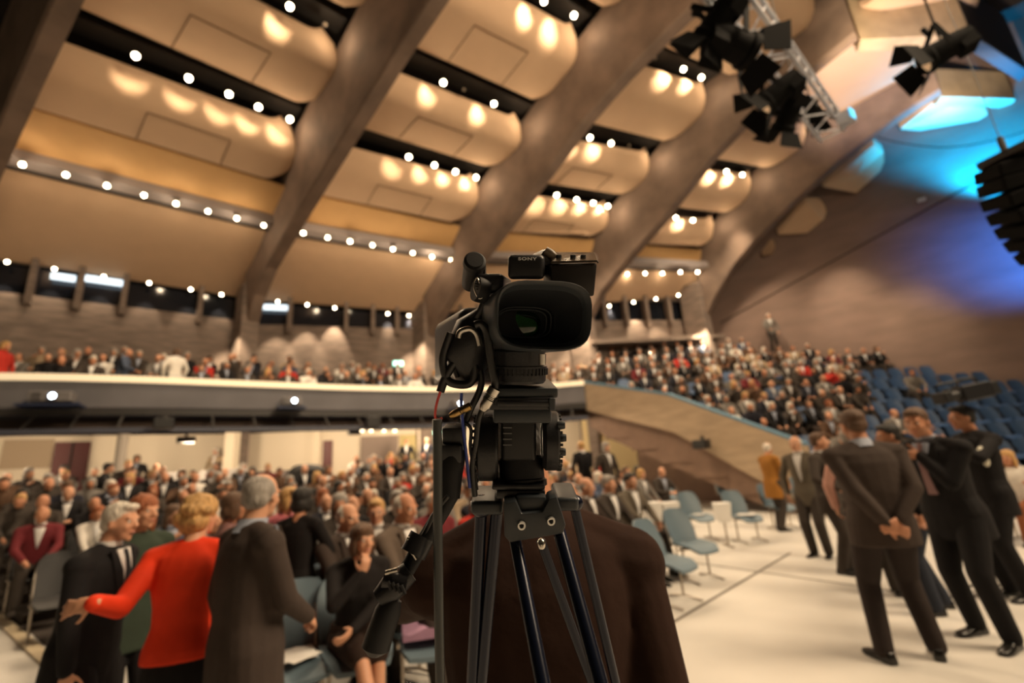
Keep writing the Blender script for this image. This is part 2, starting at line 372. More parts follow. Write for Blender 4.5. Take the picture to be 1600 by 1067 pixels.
# ---------------- back wall with window band
WN = [hall(ribc(k, ROW['W'][k][0]), ROW['W'][k][0]) for k in range(5)]
WN[4] = Vector((9.75, 22.1, 0)); WN[0] = hall(-1.7-1.5, -20.7)
WM1 = WN[0] + (WN[0]-WN[1]).normalized()*9
WZ0, WZ1 = 7.85, 8.95
nodes = [WM1]+WN
def offs(a, b, d): t = (b-a).normalized(); return Vector((-t.y, t.x, 0))*d
for k in range(5):
    a, b = nodes[k].copy(), nodes[k+1].copy(); a.z = b.z = 0; o = offs(a, b, 0.3)
    zt = [9.0, 9.0, 8.9, 8.7, 8.9][k]
    wz0 = [7.95, 7.95, 7.85, 7.75, 7.9][k]
    mb = MB().hexa([a, b, b+o, a+o], [p+Vector((0, 0, wz0)) for p in (a, b, b+o, a+o)])
    struct(mb, 'wall_back', CONC, 'concrete rear wall behind the balcony, '+['far left stretch', 'under the leftmost window band', 'between the two columns left of the camcorder', 'stretch hidden behind the camcorder', 'stretch beside the broad right column'][k], cat='wall')
    mb = MB().hexa([p+Vector((0, 0, zt)) for p in (a, b, b+o, a+o)], [p+Vector((0, 0, 12.5)) for p in (a, b, b+o, a+o)])
    struct(mb, 'wall_back', CONC)
    # glass
    q = o*0.6; g = MB().hexa([p+Vector((0, 0, wz0)) for p in (a+q, b+q, b+q*1.1, a+q*1.1)], [p+Vector((0, 0, zt)) for p in (a+q, b+q, b+q*1.1, a+q*1.1)])
    w = struct(g, 'window_%d' % (k+1), GLASSM, 'dark strip window '+['at the far left edge', 'above the left end of the balcony', 'between the two columns left of the camcorder', 'hidden behind the camcorder hood', 'beside the broad right column'][k], cat='window')
    mpx = {1: (45, 122, 193, 313), 2: (455, 542, 583, 620), 3: (720, 745), 4: (940, 973, 1005, 1040)}.get(k, ())
    g = MB()
    for x in mpx:
        p = onwall(x, 470, a, b); p.z = 0; t = (b-a).normalized(); n = offs(a, b, 1.0)
        c_ = [p-n*0.28-t*0.08, p-n*0.28+t*0.08, p+n*0.12+t*0.08, p+n*0.12-t*0.08]
        g.hexa([v+Vector((0, 0, wz0-0.35)) for v in c_], [v+Vector((0, 0, zt+0.15)) for v in c_])
    if mpx: build(g, 'window_post', CONC, w)
# reflections on the dark windows are painted as glowing bars further below
# ---------------- floor
mb = MB().hexa([Vector(p) for p in ((-30, -6, -0.2), (26, -6, -0.2), (26, 30, -0.2), (-30, 30, -0.2))], [Vector(p) for p in ((-30, -6, 0), (26, -6, 0), (26, 30, 0), (-30, 30, 0))])
fl = struct(mb, 'floor', FLOORM, 'pale stone floor of the stage area', cat='floor')
g = MB()
def fline(p, q, w=0.022):
    a, b = atz(*p, 0), atz(*q, 0); t = (b-a).normalized(); n = Vector((-t.y, t.x, 0))*w; z = Vector((0, 0, 0.0015))
    g.add([a-n+z, b-n+z, b+n+z, a+n+z], [(0, 1, 2, 3)])
fline((1027, 987), (1235, 864)); fline((1085, 879), (1475, 935)); fline((1130, 885), (1060, 877))
build(g, 'floor_joint', mat('dark floor joint', (0.12, 0.10, 0.08), 0.9), fl)
# ---------------- arcs centred on the stage axis
OC = Vector((20, -20, 0))
def arc(r, az, z=0.0): return OC + Vector((r*math.sin(R(az)), r*math.cos(R(az)), z))
def azl(r): return -44.25-0.22*max(0, r-35)
def wedge(r0, r1, a1, z0, z1, n=20, m=6):
    rs = [r0+(r1-r0)*k/m for k in range(m+1)]; mb = MB()
    mb.loft([[arc(r, azl(r)+(a1-azl(r))*u/n, z0) for r in rs]+[arc(r, azl(r)+(a1-azl(r))*u/n, z1) for r in rs[::-1]] for u in range(n+1)]); return mb
def sector(r0, r1, a0, a1, z0, z1, n=24, z0b=None, z1b=None):
    mb = MB(); z0b = z0 if z0b is None else z0b; z1b = z1 if z1b is None else z1b
    mb.loft([[arc(r0, a, z0), arc(r1, a, z0b), arc(r1, a, z1b), arc(r0, a, z1)] for a in [a0+(a1-a0)*i/n for i in range(n+1)]]); return mb
# stalls carpet and rake
struct(wedge(35.3, 47, -27.5, 0.001, 0.012), 'floor', CARPET, 'dark carpet under the stalls seating', cat='floor')
def stall_z(r): return max(0.0, (math.floor(r-37.0))*0.13) if r > 38 else 0.0
for i in range(1, 9):
    r = 37.0+i; z = i*0.13
    struct(wedge(r, 47.5, -26.5, z-0.13, z), 'floor', CARPET)
mb = MB().loft([[arc(r, -44.3-0.22*max(0, r-35)-d/r*57.3, z) for d, z in ((0.0, 0), (0.12, 0), (0.12, 0.03), (0, 0.03))] for r in (30, 33, 35, 40, 47)]); struct(mb, 'trim_1', mat('pale edge strip', (0.6, 0.5, 0.34), 0.5), 'pale edging strip along the left aisle', cat='trim')
# ---------------- balcony: anchor points of its front rail (x, y)
BF = [atz(-160, 592, 4.5), atz(0, 587, 4.5), atz(200, 591, 4.5), atz(400, 599, 4.5), atz(560, 605, 4.5), atz(700, 607, 4.5), atz(820, 604, 4.5), atz(912, 597, 4.5)]
def catmull(P, n=6):
    out = []
    for i in range(len(P)-1):
        p0, p1, p2, p3 = P[max(0, i-1)], P[i], P[i+1], P[min(len(P)-1, i+2)]
        for j in range(n):
            t = j/n; out.append(0.5*((2*p1)+(p2-p0)*t+(2*p0-5*p1+4*p2-p3)*t*t+(3*p1-p0-3*p2+p3)*t**3))
    out.append(P[-1]); return out
BFS = catmull(BF)
BFN = []
for i, p in enumerate(BFS):
    t = (BFS[min(len(BFS)-1, i+1)]-BFS[max(0, i-1)]).normalized(); BFN.append(Vector((-t.y, t.x, 0)))
def bring(prof): return [[Vector((p.x, p.y, 0))+n*d+Vector((0, 0, z)) for d, z in prof] for p, n in zip(BFS, BFN)]
balc = struct(MB().loft(bring([(0, 3.75), (0.0, 4.46), (0.22, 4.46), (0.22, 3.62), (6.5, 3.62), (6.5, 3.5), (0.35, 3.5), (0.1, 3.6)])), 'wall_balcony', BALC, 'grey concrete balcony front curving across the hall', cat='balcony')
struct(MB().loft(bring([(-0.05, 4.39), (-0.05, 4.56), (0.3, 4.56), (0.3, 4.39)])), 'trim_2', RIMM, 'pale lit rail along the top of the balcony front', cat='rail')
struct(MB().loft(bring([(0.0, 3.55), (0.0, 3.7), (0.06, 3.7), (0.06, 3.55)])), 'trim_3', DKSTEEL, 'dark steel edge under the balcony front', cat='trim')
# balcony tiers
for i in range(4):
    z = 3.80+0.36*i; struct(MB().loft(bring([(0.3+0.95*i, z-0.3), (0.3+0.95*i, z), (7.0, z), (7.0, z-0.3)])), 'floor', CARPET)
# suspended dark ceiling under balcony: dark near edge, paler further in
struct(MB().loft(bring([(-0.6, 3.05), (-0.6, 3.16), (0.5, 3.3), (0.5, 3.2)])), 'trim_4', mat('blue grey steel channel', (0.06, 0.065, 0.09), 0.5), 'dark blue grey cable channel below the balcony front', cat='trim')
g = MB()
for i in range(0, len(BFS)-1, 2):
    p, n = BFS[i], BFN[i]; a = Vector((p.x, p.y, 0))
    g.tube([a-n*0.55+Vector((0, 0, 3.15)), a+n*0.3+Vector((0, 0, 3.7))], 0.03, 6)
build(g, 'bracket_braces', DKSTEEL, balc)
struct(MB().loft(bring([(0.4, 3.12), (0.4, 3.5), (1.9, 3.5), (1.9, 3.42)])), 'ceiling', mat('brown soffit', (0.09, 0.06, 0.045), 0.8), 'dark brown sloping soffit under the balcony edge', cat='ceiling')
# ---------------- lower rear wall under the balcony
LW = [p for p in nodes]
for k in range(5):
    a, b = nodes[k].copy(), nodes[k+1].copy(); a.z = b.z = 0; n_ = offs(a, b, 1.0)
    if k == 4: break
    o1, o2 = n_*0.12, n_*0.02
    mb = MB().hexa([a-o1, b-o1, b-o2, a-o2], [p+Vector((0, 0, 3.5)) for p in (a-o1, b-o1, b-o2, a-o2)])
    struct(mb, 'wall_lower', WHITEW, 'warm white wall under the balcony, '+['far left stretch', 'with the dark red door', 'behind the stalls left of the camcorder', 'right of the camcorder', ''][k], cat='wall')
# ================================================================== tribune at the right
TRIB = mat('dark carpet painted blue lit', (0.05, 0.055, 0.07), 0.9)  # blue light on the steps painted into the carpet colour
def par_x(y): return 2.6 + 4.4*(17.6-y)/5.6 if y < 17.6 else 2.6
def wall_x(y): return 9.6 + 0.819*(22.3-y)/0.574 - 0.1
TR = [(11.2+0.85*j, 0.10+0.47*j) for j in range(13)]
PT = [(Vector((2.6, 17.6, 0)), 4.5), (Vector((4.8, 14.8, 0)), 3.45), (Vector((7.05, 11.93, 0)), 1.62)]
for j, (y, z) in enumerate(TR):
    y2 = y+0.87 if j < 12 else 23.5
    xl, xl2 = par_x(y)+0.30, par_x(y2)+0.30; xr, xr2 = min(wall_x(y), 27), min(wall_x(y2), 27)
    if xr < xl: continue
    z0 = z-0.6
    mb = MB().hexa([(xl, y, z0), (xr, y, z0), (xr2, y2, z0), (xl2, y2, z0)], [(xl, y, z), (xr, y, z), (xr2, y2, z), (xl2, y2, z)])
    struct(mb, 'floor', TRIB)
for j, (y, z) in enumerate(TR[:9]):
    y2 = y+0.85; xa, xb = par_x(y)+0.22, par_x(y2)+0.22
    struct(MB().hexa([(xa, y, max(0, z-1.02)), (xa+8, y, max(0, z-1.02)), (xb+8, y2, max(0, z-0.55)), (xb, y2, max(0, z-0.55))], [(xa, y, z-0.02), (xa+8, y, z-0.02), (xb+8, y2, z-0.02), (xb, y2, z-0.02)]), 'ceiling_soffit', BROWNW)
for j, (y, z) in enumerate(TR[:9]):
    y2 = y+0.86; xa, xb = par_x(y)+0.17, par_x(y2)+0.17
    struct(MB().hexa([(xa, y, max(0, z-0.6)), (xa+0.05, y, max(0, z-0.6)), (xb+0.05, y2, max(0, z-0.6)), (xb, y2, max(0, z-0.6))], [(xa, y, z+0.5), (xa+0.05, y, z+0.5), (xb+0.05, y2, z+0.7), (xb, y2, z+0.7)]), 'wall_parapet', BROWNW)
# parapet beam with blue rail
mb = MB(); rl = MB(); pd = (PT[2][0]-PT[0][0]).normalized(); pn = Vector((-pd.y, pd.x, 0))*0.16
hts = [1.05, 1.15, 1.0]
bl = []; 
def qd(p, z, z2): return [p-pn*0.2+Vector((0, 0, z)), p+pn+Vector((0, 0, z)), p+pn+Vector((0, 0, z2)), p-pn*0.2+Vector((0, 0, z2))]
mb.loft([qd(PT[0][0], 3.45, 4.5), qd(PT[1][0], 2.3, 3.45), qd(PT[2][0], 0.0, 1.62)])
struct(mb, 'wall_parapet', mat('tan board marked concrete', (0.40, 0.30, 0.20), 0.8, var=0.12, vscale=1.5, bump=0.2, bscale=8, stretch=(1, 1, 5)), 'tan concrete parapet sloping down beside the right tribune', cat='parapet')
rl.loft([qd(p, z-0.02, z+0.07) for p, z in PT])
struct(rl, 'trim_5', mat('blue painted rail', (0.12, 0.24, 0.34), 0.5), 'blue rail on top of the sloping tan parapet', cat='rail')
# recess below
mb = MB().hexa([(4.6, 19.4, 0), (9.3, 13.0, 0), (9.5, 13.2, 0), (4.8, 19.6, 0)], [(4.6, 19.4, 3.9), (9.3, 13.0, 0.6), (9.5, 13.2, 0.6), (4.8, 19.6, 3.9)])
struct(mb, 'wall_recess', BROWNW, 'brown recessed wall under the sloping tribune', cat='wall')
mb = MB().hexa([(2.7, 20.2, 0), (4.7, 19.3, 0), (4.8, 19.5, 0), (2.8, 20.4, 0)], [(2.7, 20.2, 3.5), (4.7, 19.3, 3.5), (4.8, 19.5, 3.5), (2.8, 20.4, 3.5)])
struct(mb, 'wall_lower', mat('plaster painted yellow lit', (0.70, 0.56, 0.30), 0.7), 'yellowish wall below the right end of the balcony', cat='wall')  # yellow light on the white wall painted into its colour
light('SPOT', 'recess_downlight', (5.2, 17.6, 3.0), 260, WARM2, (0.35, 0.35, -1), size=0.05, angle=50, blend=0.4)
light('SPOT', 'lobby_light', (2.2, 18.2, 3.3), 260, WARM2, (0.4, 1, -0.6), size=0.1, angle=110, blend=0.5)
# canopy with two downlights on the rear wall beside the broad column
a, b = WN[3].copy(), WN[4].copy(); a.z = b.z = 0; n_ = offs(a, b, 1.0)
mb = MB().hexa([p+Vector((0, 0, z)) for p, z in ((a-n_*0.9, 6.55), (b-n_*0.9, 6.75), (b, 6.75), (a, 6.55))], [p+Vector((0, 0, z)) for p, z in ((a-n_*0.9, 6.72), (b-n_*0.9, 6.92), (b, 6.92), (a, 6.72))])
struct(mb, 'ceiling_canopy', CONC, 'thin concrete canopy on the rear wall beside the broad column', cat='canopy')
for x in (1015, 1053):
    p = onwall(x, 535, a-n_*0.45, b-n_*0.45); light('SPOT', 'canopy_light', (p.x, p.y, 6.4), 330, WARM2, (0, 0.25, -1), size=0.03, angle=62, blend=0.3)
# ================================================================== under the balcony
def on_lower(x, y, k=None, off=0.14):
    best = None
    for j in range(4):
        a, b = nodes[j].copy(), nodes[j+1].copy(); n = offs(a, b, 1.0)*off
        p = onwall(x, y, a-n, b-n); t = ((p-a).dot((b-a)))/((b-a).length_squared)
        if -0.05 <= t <= 1.05 and p.y > 0: best = (p, (b-a).normalized(), offs(a, b, 1.0))
    return best
def wallbox(x0, x1, ytop, z0, z1, name, m, label, off=0.16, thick=0.05, kind='structure', cat='door', ymid=720, parts=None):
    pa, t, n = on_lower(x0, ymid); pb, t2, n2 = on_lower(x1, ymid); a = Vector((pa.x, pa.y, 0)); b = Vector((pb.x, pb.y, 0))
    mb = MB().hexa([a+Vector((0, 0, z0)), b+Vector((0, 0, z0)), b-n*thick+Vector((0, 0, z0)), a-n*thick+Vector((0, 0, z0))], [a+Vector((0, 0, z1)), b+Vector((0, 0, z1)), b-n*thick+Vector((0, 0, z1)), a-n*thick+Vector((0, 0, z1))])
    o = build(mb, name, m)
    if kind: o['kind'] = kind
    o['label'] = label; o['category'] = cat
    return o, a, b, n
dr = mat('dark red door', (0.10, 0.012, 0.012), 0.5)
o, a, b, n = wallbox(82, 138, 690, 0, 3.3, 'door_1', dr, 'tall dark red double door under the balcony at the left')
g = MB(); m_ = (a+b)/2
g.box(m_-n*0.09+Vector((0, 0, 1.7)), (0.03, 0.03, 3.2)); g.box(m_-n*0.12+Vector((0.12, 0.1, 2.1)), (0.05, 0.05, 0.3)); build(g, 'door_handle', DKSTEEL, o)
wallbox(504, 519, 690, 0, 3.1, 'door_2', dr, 'narrow dark red door behind the stalls, between white walls')
wallbox(625, 650, 690, 0, 3.2, 'door_3', mat('yellow door panel', (0.55, 0.45, 0.2), 0.6), 'yellow lit doorway left of the camcorder')  # plain yellow slab for the door
wallbox(563, 622, 690, 0, 3.2, 'wall_partition', mat('taupe wall panel', (0.26, 0.20, 0.17), 0.7), 'taupe wall panel right of the narrow dark door', thick=0.04, cat='wall')
wallbox(0, 80, 690, 2.55, 3.4, 'wall_panel', mat('beige wall panel', (0.42, 0.32, 0.22), 0.7), 'beige upper wall panel left of the red door', thick=0.03, cat='wall')
for i, (x, w) in enumerate(((188, 0.28), (352, 0.35), (498, 0.12), (655, 0.12))):
    p, t, n = on_lower(x, 720); p = Vector((p.x, p.y, 0))-n*(1.2 if i < 2 else 0.2)
    g = MB().cyl(p, p+Vector((0, 0, 3.5)), w/2, seg=20) if i == 0 else MB().box(p+Vector((0, 0, 1.75)), (w, w, 3.5))
    struct(g, 'column', [mat('grey round column', (0.3, 0.26, 0.22), 0.7), WHITEW][i > 0], ['round grey column under the balcony, right of the red door', 'cream square pillar under the balcony beside the dark column', 'thin cream pillar beside the narrow dark door', 'thin white pillar beside the yellow doorway'][i], smooth=40, cat='column')
for c_, s_ in ((-5, -16.5), (-1, -16.8), (3, -16.8), (6.5, -16.2), (10, -15.0), (13, -13.2)):
    light('POINT', 'lobby_light', hall(c_, s_, 3.0), 230 if c_ > -2 else 60, WARM2, size=0.25)
# ================================================================== ceiling lamps
SHADE = mat('black lamp can', (0.02, 0.018, 0.016), 0.5)
def lamp_proto():
    t = empty('spot_lamp', (0, 0, 0))
    g = MB().lathe([(0.045, 0.16), (0.075, 0.12), (0.08, -0.02), (0.074, -0.02), (0.07, 0.0)], (0, 0, 0), seg=14); build(g, 'housing', SHADE, t, 40)
    g = MB().lathe([(0.0, 0.012), (0.07, 0.008), (0.074, -0.012), (0.0, -0.03)], (0, 0, 0), seg=14); build(g, 'lens', LAMPE, t, 40)
    g = MB().cyl((0, 0, 0.14), (0, 0, 0.36), 0.012, seg=6); build(g, 'stem', SHADE, t)
    return t
LP0 = lamp_proto(); used_lamp = [False]
def copy_thing(root, loc, rz=None, scale=None):
    r = root.copy(); COL.objects.link(r); r.location = loc
    if rz is not None: r.rotation_euler = (0, 0, rz)
    if scale: r.scale = (scale,)*3
    for ch in root.children:
        c = ch.copy(); COL.objects.link(c); c.parent = r
        for g in ch.children:
            d = g.copy(); COL.objects.link(d); d.parent = c
    return r
def lamp(loc, label, group, scale=1.0, dim=False):
    if not used_lamp[0]: used_lamp[0] = True; o = LP0; o.location = loc; o.scale = (scale,)*3
    else: o = copy_thing(LP0, loc, scale=scale)
    tilt = Vector((-loc[0]*0.6, -loc[1]*0.6, -8)); o.rotation_euler = (-tilt).to_track_quat('Z', 'Y').to_euler()
    if dim:
        for c in o.children:
            if c.name.startswith('lens'):
                c.data = c.data.copy(); c.data.materials[0] = mat('unlit lamp glass', (0.25, 0.2, 0.15), 0.2)
    tag(o, label, 'lamp', group); return o
LN = {0: 'leftmost bay', 1: 'second bay from left', 2: 'bay above the camcorder', 3: 'bay beside the truss'}
LAMPS_ = {('A', 0): [(212, 87), (295, 122), (358, 147), (404, 167), (453, 186)], ('B', 0): [(453, 10)],
 ('A', 1): [(639, 245), (679, 258), (712, 268), (744, 277)], ('B', 1): [(693, 129), (772, 162)], ('C', 1): [(850, 2), (897, 24)],
 ('A', 2): [(870, 305), (901, 312), (927, 317), (950, 322)], ('B', 2): [(922, 215), (955, 224)], ('C', 2): [(1068, 108), (1096, 121)],
 ('A', 3): [(1056, 340), (1083, 344)], ('B', 3): [(1135, 268), (1160, 273)]}
SN = {'A': 'lowest', 'B': 'middle', 'C': 'upper'}
for (r, bay), pts in LAMPS_.items():
    zz = (ROW[r][bay][1]+ROW[r][bay+1][1])/2 - 0.05
    for i, p in enumerate(pts):
        q = atz(*p, zz)
        lamp(q, 'glowing lamp, %s from left, %s ceiling slot, %s' % (ordn(i), SN[r], LN[bay]) if len(pts) > 1 else 'single glowing round lamp in the %s dark slot of the %s' % (SN[r], LN[bay]), 'lamps in the ceiling slots', 1.05)
        d = Vector((-q.x, -q.y, 0)).normalized()
        light('SPOT', 'slot_light', q+d*0.05+Vector((0, 0, -0.06)), {0: 420, 1: 300, 2: 260, 3: 260}[bay], WARM2, (-0.707, 0.707, 0.22), size=0.03, angle=54, blend=0.9)
        light('POINT', 'slot_glow', q+d*0.03+Vector((0, 0, -0.14)), 6, WARM2, size=0.06)
for (r, bay), pts in {('B', 0): [(508, 38)], ('B', 1): [(725, 140)], ('B', 2): [(983, 228), (1008, 235)], ('C', 2): [(1024, 91)]}.items():
    for i, p in enumerate(pts):
        lamp(atz(*p, (ROW[r][bay][1]+ROW[r][bay+1][1])/2+0.25), ('unlit lamp, %s from left, %s ceiling slot, %s' % (ordn(i), SN[r], LN[bay])) if len(pts) > 1 else 'unlit lamp in the %s slot of the %s' % (SN[r], LN[bay]), 'unlit lamps in the ceiling slots', 0.7, True)
TRK = {0: ([(35, 257), (103, 273), (167, 290), (225, 305), (275, 318), (325, 330), (370, 341), (412, 352)], 10.45), 1: ([(474, 364), (512, 371), (547, 377), (582, 383), (614, 389), (645, 395), (675, 401), (705, 406)], 10.2), 3: ([(980, 428), (1008, 427), (1035, 427), (1063, 425), (1090, 425)], 9.95)}
for bay, (pts, z) in TRK.items():
    for i, p in enumerate(pts):
        if i % 2 == 0: q_ = atz(*p, z-0.08); light('POINT', 'track_light', q_+Vector((q_.x, q_.y, 0)).normalized()*-0.05+Vector((0, 0, -0.16)), 7 if bay == 3 else 24, WARM2, size=0.08)
        lamp(atz(*p, z-0.08), 'glowing lamp under grey beam, %s from left, %s' % (ordn(i), LN[bay]), 'lamps under the grey cross beams', 0.85)
WNL = {0: ([(11, 409), (85, 420), (162, 432), (233, 442), (298, 452), (346, 460)], 8.85), 1: ([(434, 471), (480, 476), (523, 481), (606, 490), (639, 493)], 8.5), 2: ([(735, 493)], 8.4), 3: ([(952, 478), (990, 472), (1025, 467), (1060, 461)], 8.65)}
for bay, (pts, z) in WNL.items():
    for i, p in enumerate(pts):
        q = atz(*p, z); lamp(q, 'glowing lamp above rear windows, %s from left, %s' % (ordn(i), LN[bay]) if len(pts) > 1 else 'glowing lamp above the window band just left of the camcorder', 'lamps above the rear windows', 0.7)
        d = Vector((q.x, q.y, 0)).normalized()
        light('SPOT', 'window_wash_light', q+Vector((0, 0, -0.1)), {0: 90, 1: 330, 2: 200, 3: 300}[bay], WARM2, d*0.34+Vector((0, 0, -1)), size=0.03, angle=52, blend=0.5)
# light rows falling on the columns
for k, e in ((1, 420), (2, 560), (3, 420), (4, 600)):
    s0, z0 = ARR[k][0]; c = ribc(k, s0)
    light('SPOT', 'column_light', hall(c-1.5, s0+0.5, 7.6), e*1.5, WARM2, hall(0.75, -0.9, -1.5), size=0.05, angle=55, blend=0.7)
for k in (1, 2, 3, 4):
    for r in ('A', 'B', 'C'):
        s_, z_ = ROW[r][k]; light('POINT', 'slot_glow', hall(ribc(k, s_)-1.15, s_+0.45, z_-0.05), 16, WARM2, size=0.06)
for (x, y), e in (((1330, 490), 700), ((1180, 470), 380), ((1440, 520), 420)):
    q = onwall(x, y, wp(0, 0), wp(9, 0)); light('SPOT', 'wall_wash_light', q+Vector((-1.6, -2.4, 3.6)), e, WARM2, (1.6, 2.4, -3.4), size=0.2, angle=48, blend=1.0)
light('SPOT', 'blue_panel_light', (12.0, 10.5, 9.5), 900, (0.35, 0.45, 1.0), (1.7, 3.2, 4.6), size=0.3, angle=60, blend=0.9)
# small recessed lamps under the balcony
for i, x in enumerate((566, 580, 600, 617, 635, 655, 672)):
    q = atz(x, 673, 3.38); g = MB().lathe([(0.0, -0.02), (0.06, -0.015), (0.065, 0.01), (0, 0.02)], q, seg=12)
    tag(build(g, 'recessed_lamp', LAMPS, None, 40), 'small lit lamp in the soffit under the balcony, %s from the left' % ordn(i), 'lamp', 'lamps in the soffit under the balcony')
# ================================================================== things on the balcony front
PJ = mat('grey projector case', (0.16, 0.15, 0.15), 0.45)
PLENS = mat('lit projector lens', (0.9, 0.95, 1), 0.2, emit=(0.75, 0.88, 1.0), es=60)
def face_at(x, y, off=0.35):
    best = None
    for i in range(len(BFS)-1):
        a, b = BFS[i].copy()-BFN[i]*off, BFS[i+1].copy()-BFN[i+1]*off; p = onwall(x, y, a, b); q = Vector((b.x-a.x, b.y-a.y)); t = (Vector((p.x-a.x, p.y-a.y)).dot(q))/q.length_squared
        if -0.01 <= t <= 1.01 and p.y > 0: best = (p, q.normalized(), BFN[i])
    return best
for i, (x, y, w, nm) in enumerate(((83, 621, 0.75, 'projector with a glaring white lens at the left end of the balcony front'), (455, 628, 0.5, 'projector with a glaring white lens on the middle of the balcony front'), (715, 632, 0.42, 'small projector with a glaring lens seen beside the camcorder cables'))):
    p, t, n = face_at(x, y); ang = math.atan2(t.y, t.x); rz = Matrix.Rotation(ang, 3, 'Z')
    pr = empty('projector', p, 0)
    build(MB().box((0, 0, 0), (w, 0.42, 0.24), rz), 'body', PJ, pr, None, 0.02)
    g = MB().lathe([(0.075, 0), (0.085, 0.06), (0.07, 0.07), (0.06, 0.05)], rz @ Vector((w*0.08, -0.21, 0)), -n, 20); build(g, 'lens_ring', BLACKM, pr, 40)
    g = MB().ell(rz @ Vector((w*0.08, -0.25, 0)), (0.06, 0.03, 0.06), rz); build(g, 'lens', PLENS, pr, 60)
    g = MB()
    for k in range(5): g.box(rz @ Vector((-w*0.32, -0.213, -0.08+k*0.04)), (w*0.22, 0.01, 0.012), rz)
    build(g, 'vent_grille', BLACKM, pr)
    g = MB().box((0, 0, -0.2), (w*1.5, 0.55, 0.05), rz).box(rz @ Vector((-w*0.6, 0.05, -0.16)), (0.05, 0.3, 0.1), rz).box(rz @ Vector((w*0.6, 0.05, -0.16)), (0.05, 0.3, 0.1), rz); build(g, 'mounting_tray', mat('dark blue tray', (0.02, 0.03, 0.07), 0.5), pr)
    tag(pr, nm, 'projector', 'projectors on the balcony front')
    light('SPOT', 'projector_light', p-n*0.4, 60, (0.8, 0.9, 1.0), -n+Vector((0, 0, 0.1)), size=0.03, angle=30)
def speaker_box(p, d, rz, label, up=0.12):
    t = empty('loudspeaker', p, 0); q = Matrix.Rotation(rz, 3, 'Z')
    build(MB().box((0, 0, 0), d, q), 'cabinet', BLACKM, t, None, 0.02)
    build(MB().box(q @ Vector((0, -d[1]/2-0.006, 0)), (d[0]*0.88, 0.012, d[2]*0.88), q), 'grille', mat('speaker grille', (0.03, 0.03, 0.03), 0.8, bump=0.5, bscale=200), t)
    build(MB().box(q @ Vector((0, d[1]*0.3, d[2]/2+up/2-0.01)), (0.06, 0.1, up), q), 'bracket', DKSTEEL, t)
    tag(t, label, 'loudspeaker', 'black loudspeakers around the balcony')
for x, y, w, h, lb in ((256, 662, 0.42, 0.26, 'black loudspeaker hanging below the balcony, left of the dark column'), (582, 660, 0.42, 0.34, 'black loudspeaker hanging below the balcony, halfway to the camcorder')):
    p, t, n = face_at(x, y, 0.9); speaker_box(p, (w, 0.3, h), math.atan2(t.y, t.x), lb)
p, t, n = face_at(291, 684, -1.2); p.z = 3.0; speaker_box(p, (0.45, 0.3, 0.16), math.atan2(t.y, t.x), 'flat black loudspeaker under the soffit near the back', 0.44)
p, t, n = face_at(553, 676, -1.2); speaker_box(p, (0.4, 0.3, 0.14), math.atan2(t.y, t.x), 'flat black loudspeaker under the soffit by the small lamps')
p = onwall(1096, 694, PT[1][0]-pn*1.9, PT[2][0]-pn*1.9); speaker_box(p, (0.42, 0.3, 0.25), math.atan2(pd.y, pd.x)+math.pi*0, 'black loudspeaker on the underside of the sloping tan parapet')
# exit signs
SIGN = mat('lit green exit sign', (0.3, 0.8, 0.6), 0.4, emit=(0.35, 0.95, 0.72), es=2.5); SIGNW = mat('lit white pictogram', (1, 1, 1), 0.4, emit=(0.9, 1.0, 0.95), es=4)
def exit_sign(p, t, n, lb, w=0.42):
    rz = Matrix.Rotation(math.atan2(t.y, t.x), 3, 'Z'); o = empty('exit_sign', p)
    build(MB().box((0, 0, 0), (w+0.04, 0.05, w*0.5+0.04), rz), 'case', PJ, o)
    build(MB().box(rz @ Vector((0, -0.03, 0)), (w, 0.01, w*0.5), rz), 'face', SIGN, o)
    g = MB(); f = lambda x, z: rz @ Vector((x*w, -0.04, z*w))
    g.box(f(-0.28, 0), (0.14*w, 0.008, 0.36*w), rz); g.ell(f(0.06, 0.13), (0.045*w, 0.01, 0.045*w))
    for A, B in (((0.05, 0.08), (0, -0.04)), ((0, -0.04), (0.1, -0.1)), ((0.1, -0.1), (0.08, -0.18)), ((0, -0.04), (-0.08, -0.16)), ((0.05, 0.06), (-0.05, 0.02)), ((0.05, 0.06), (0.14, 0.0)), ((0.22, 0), (0.38, 0))): g.tube([f(*A), f(*B)], 0.025*w, 6)
    build(g, 'pictogram', SIGNW, o); tag(o, lb, 'sign')
a, b = nodes[2].copy(), nodes[3].copy(); n = offs(a, b, 1.0); p = onwall(622, 568, a-n*0.1, b-n*0.1); exit_sign(p, (b-a).normalized(), n, 'green lit emergency exit sign on the rear wall above the balcony')
p, t, n = face_at(683, 676, -2.4); exit_sign(p, t, n, 'green lit exit sign hanging under the balcony left of the camcorder', 0.3)
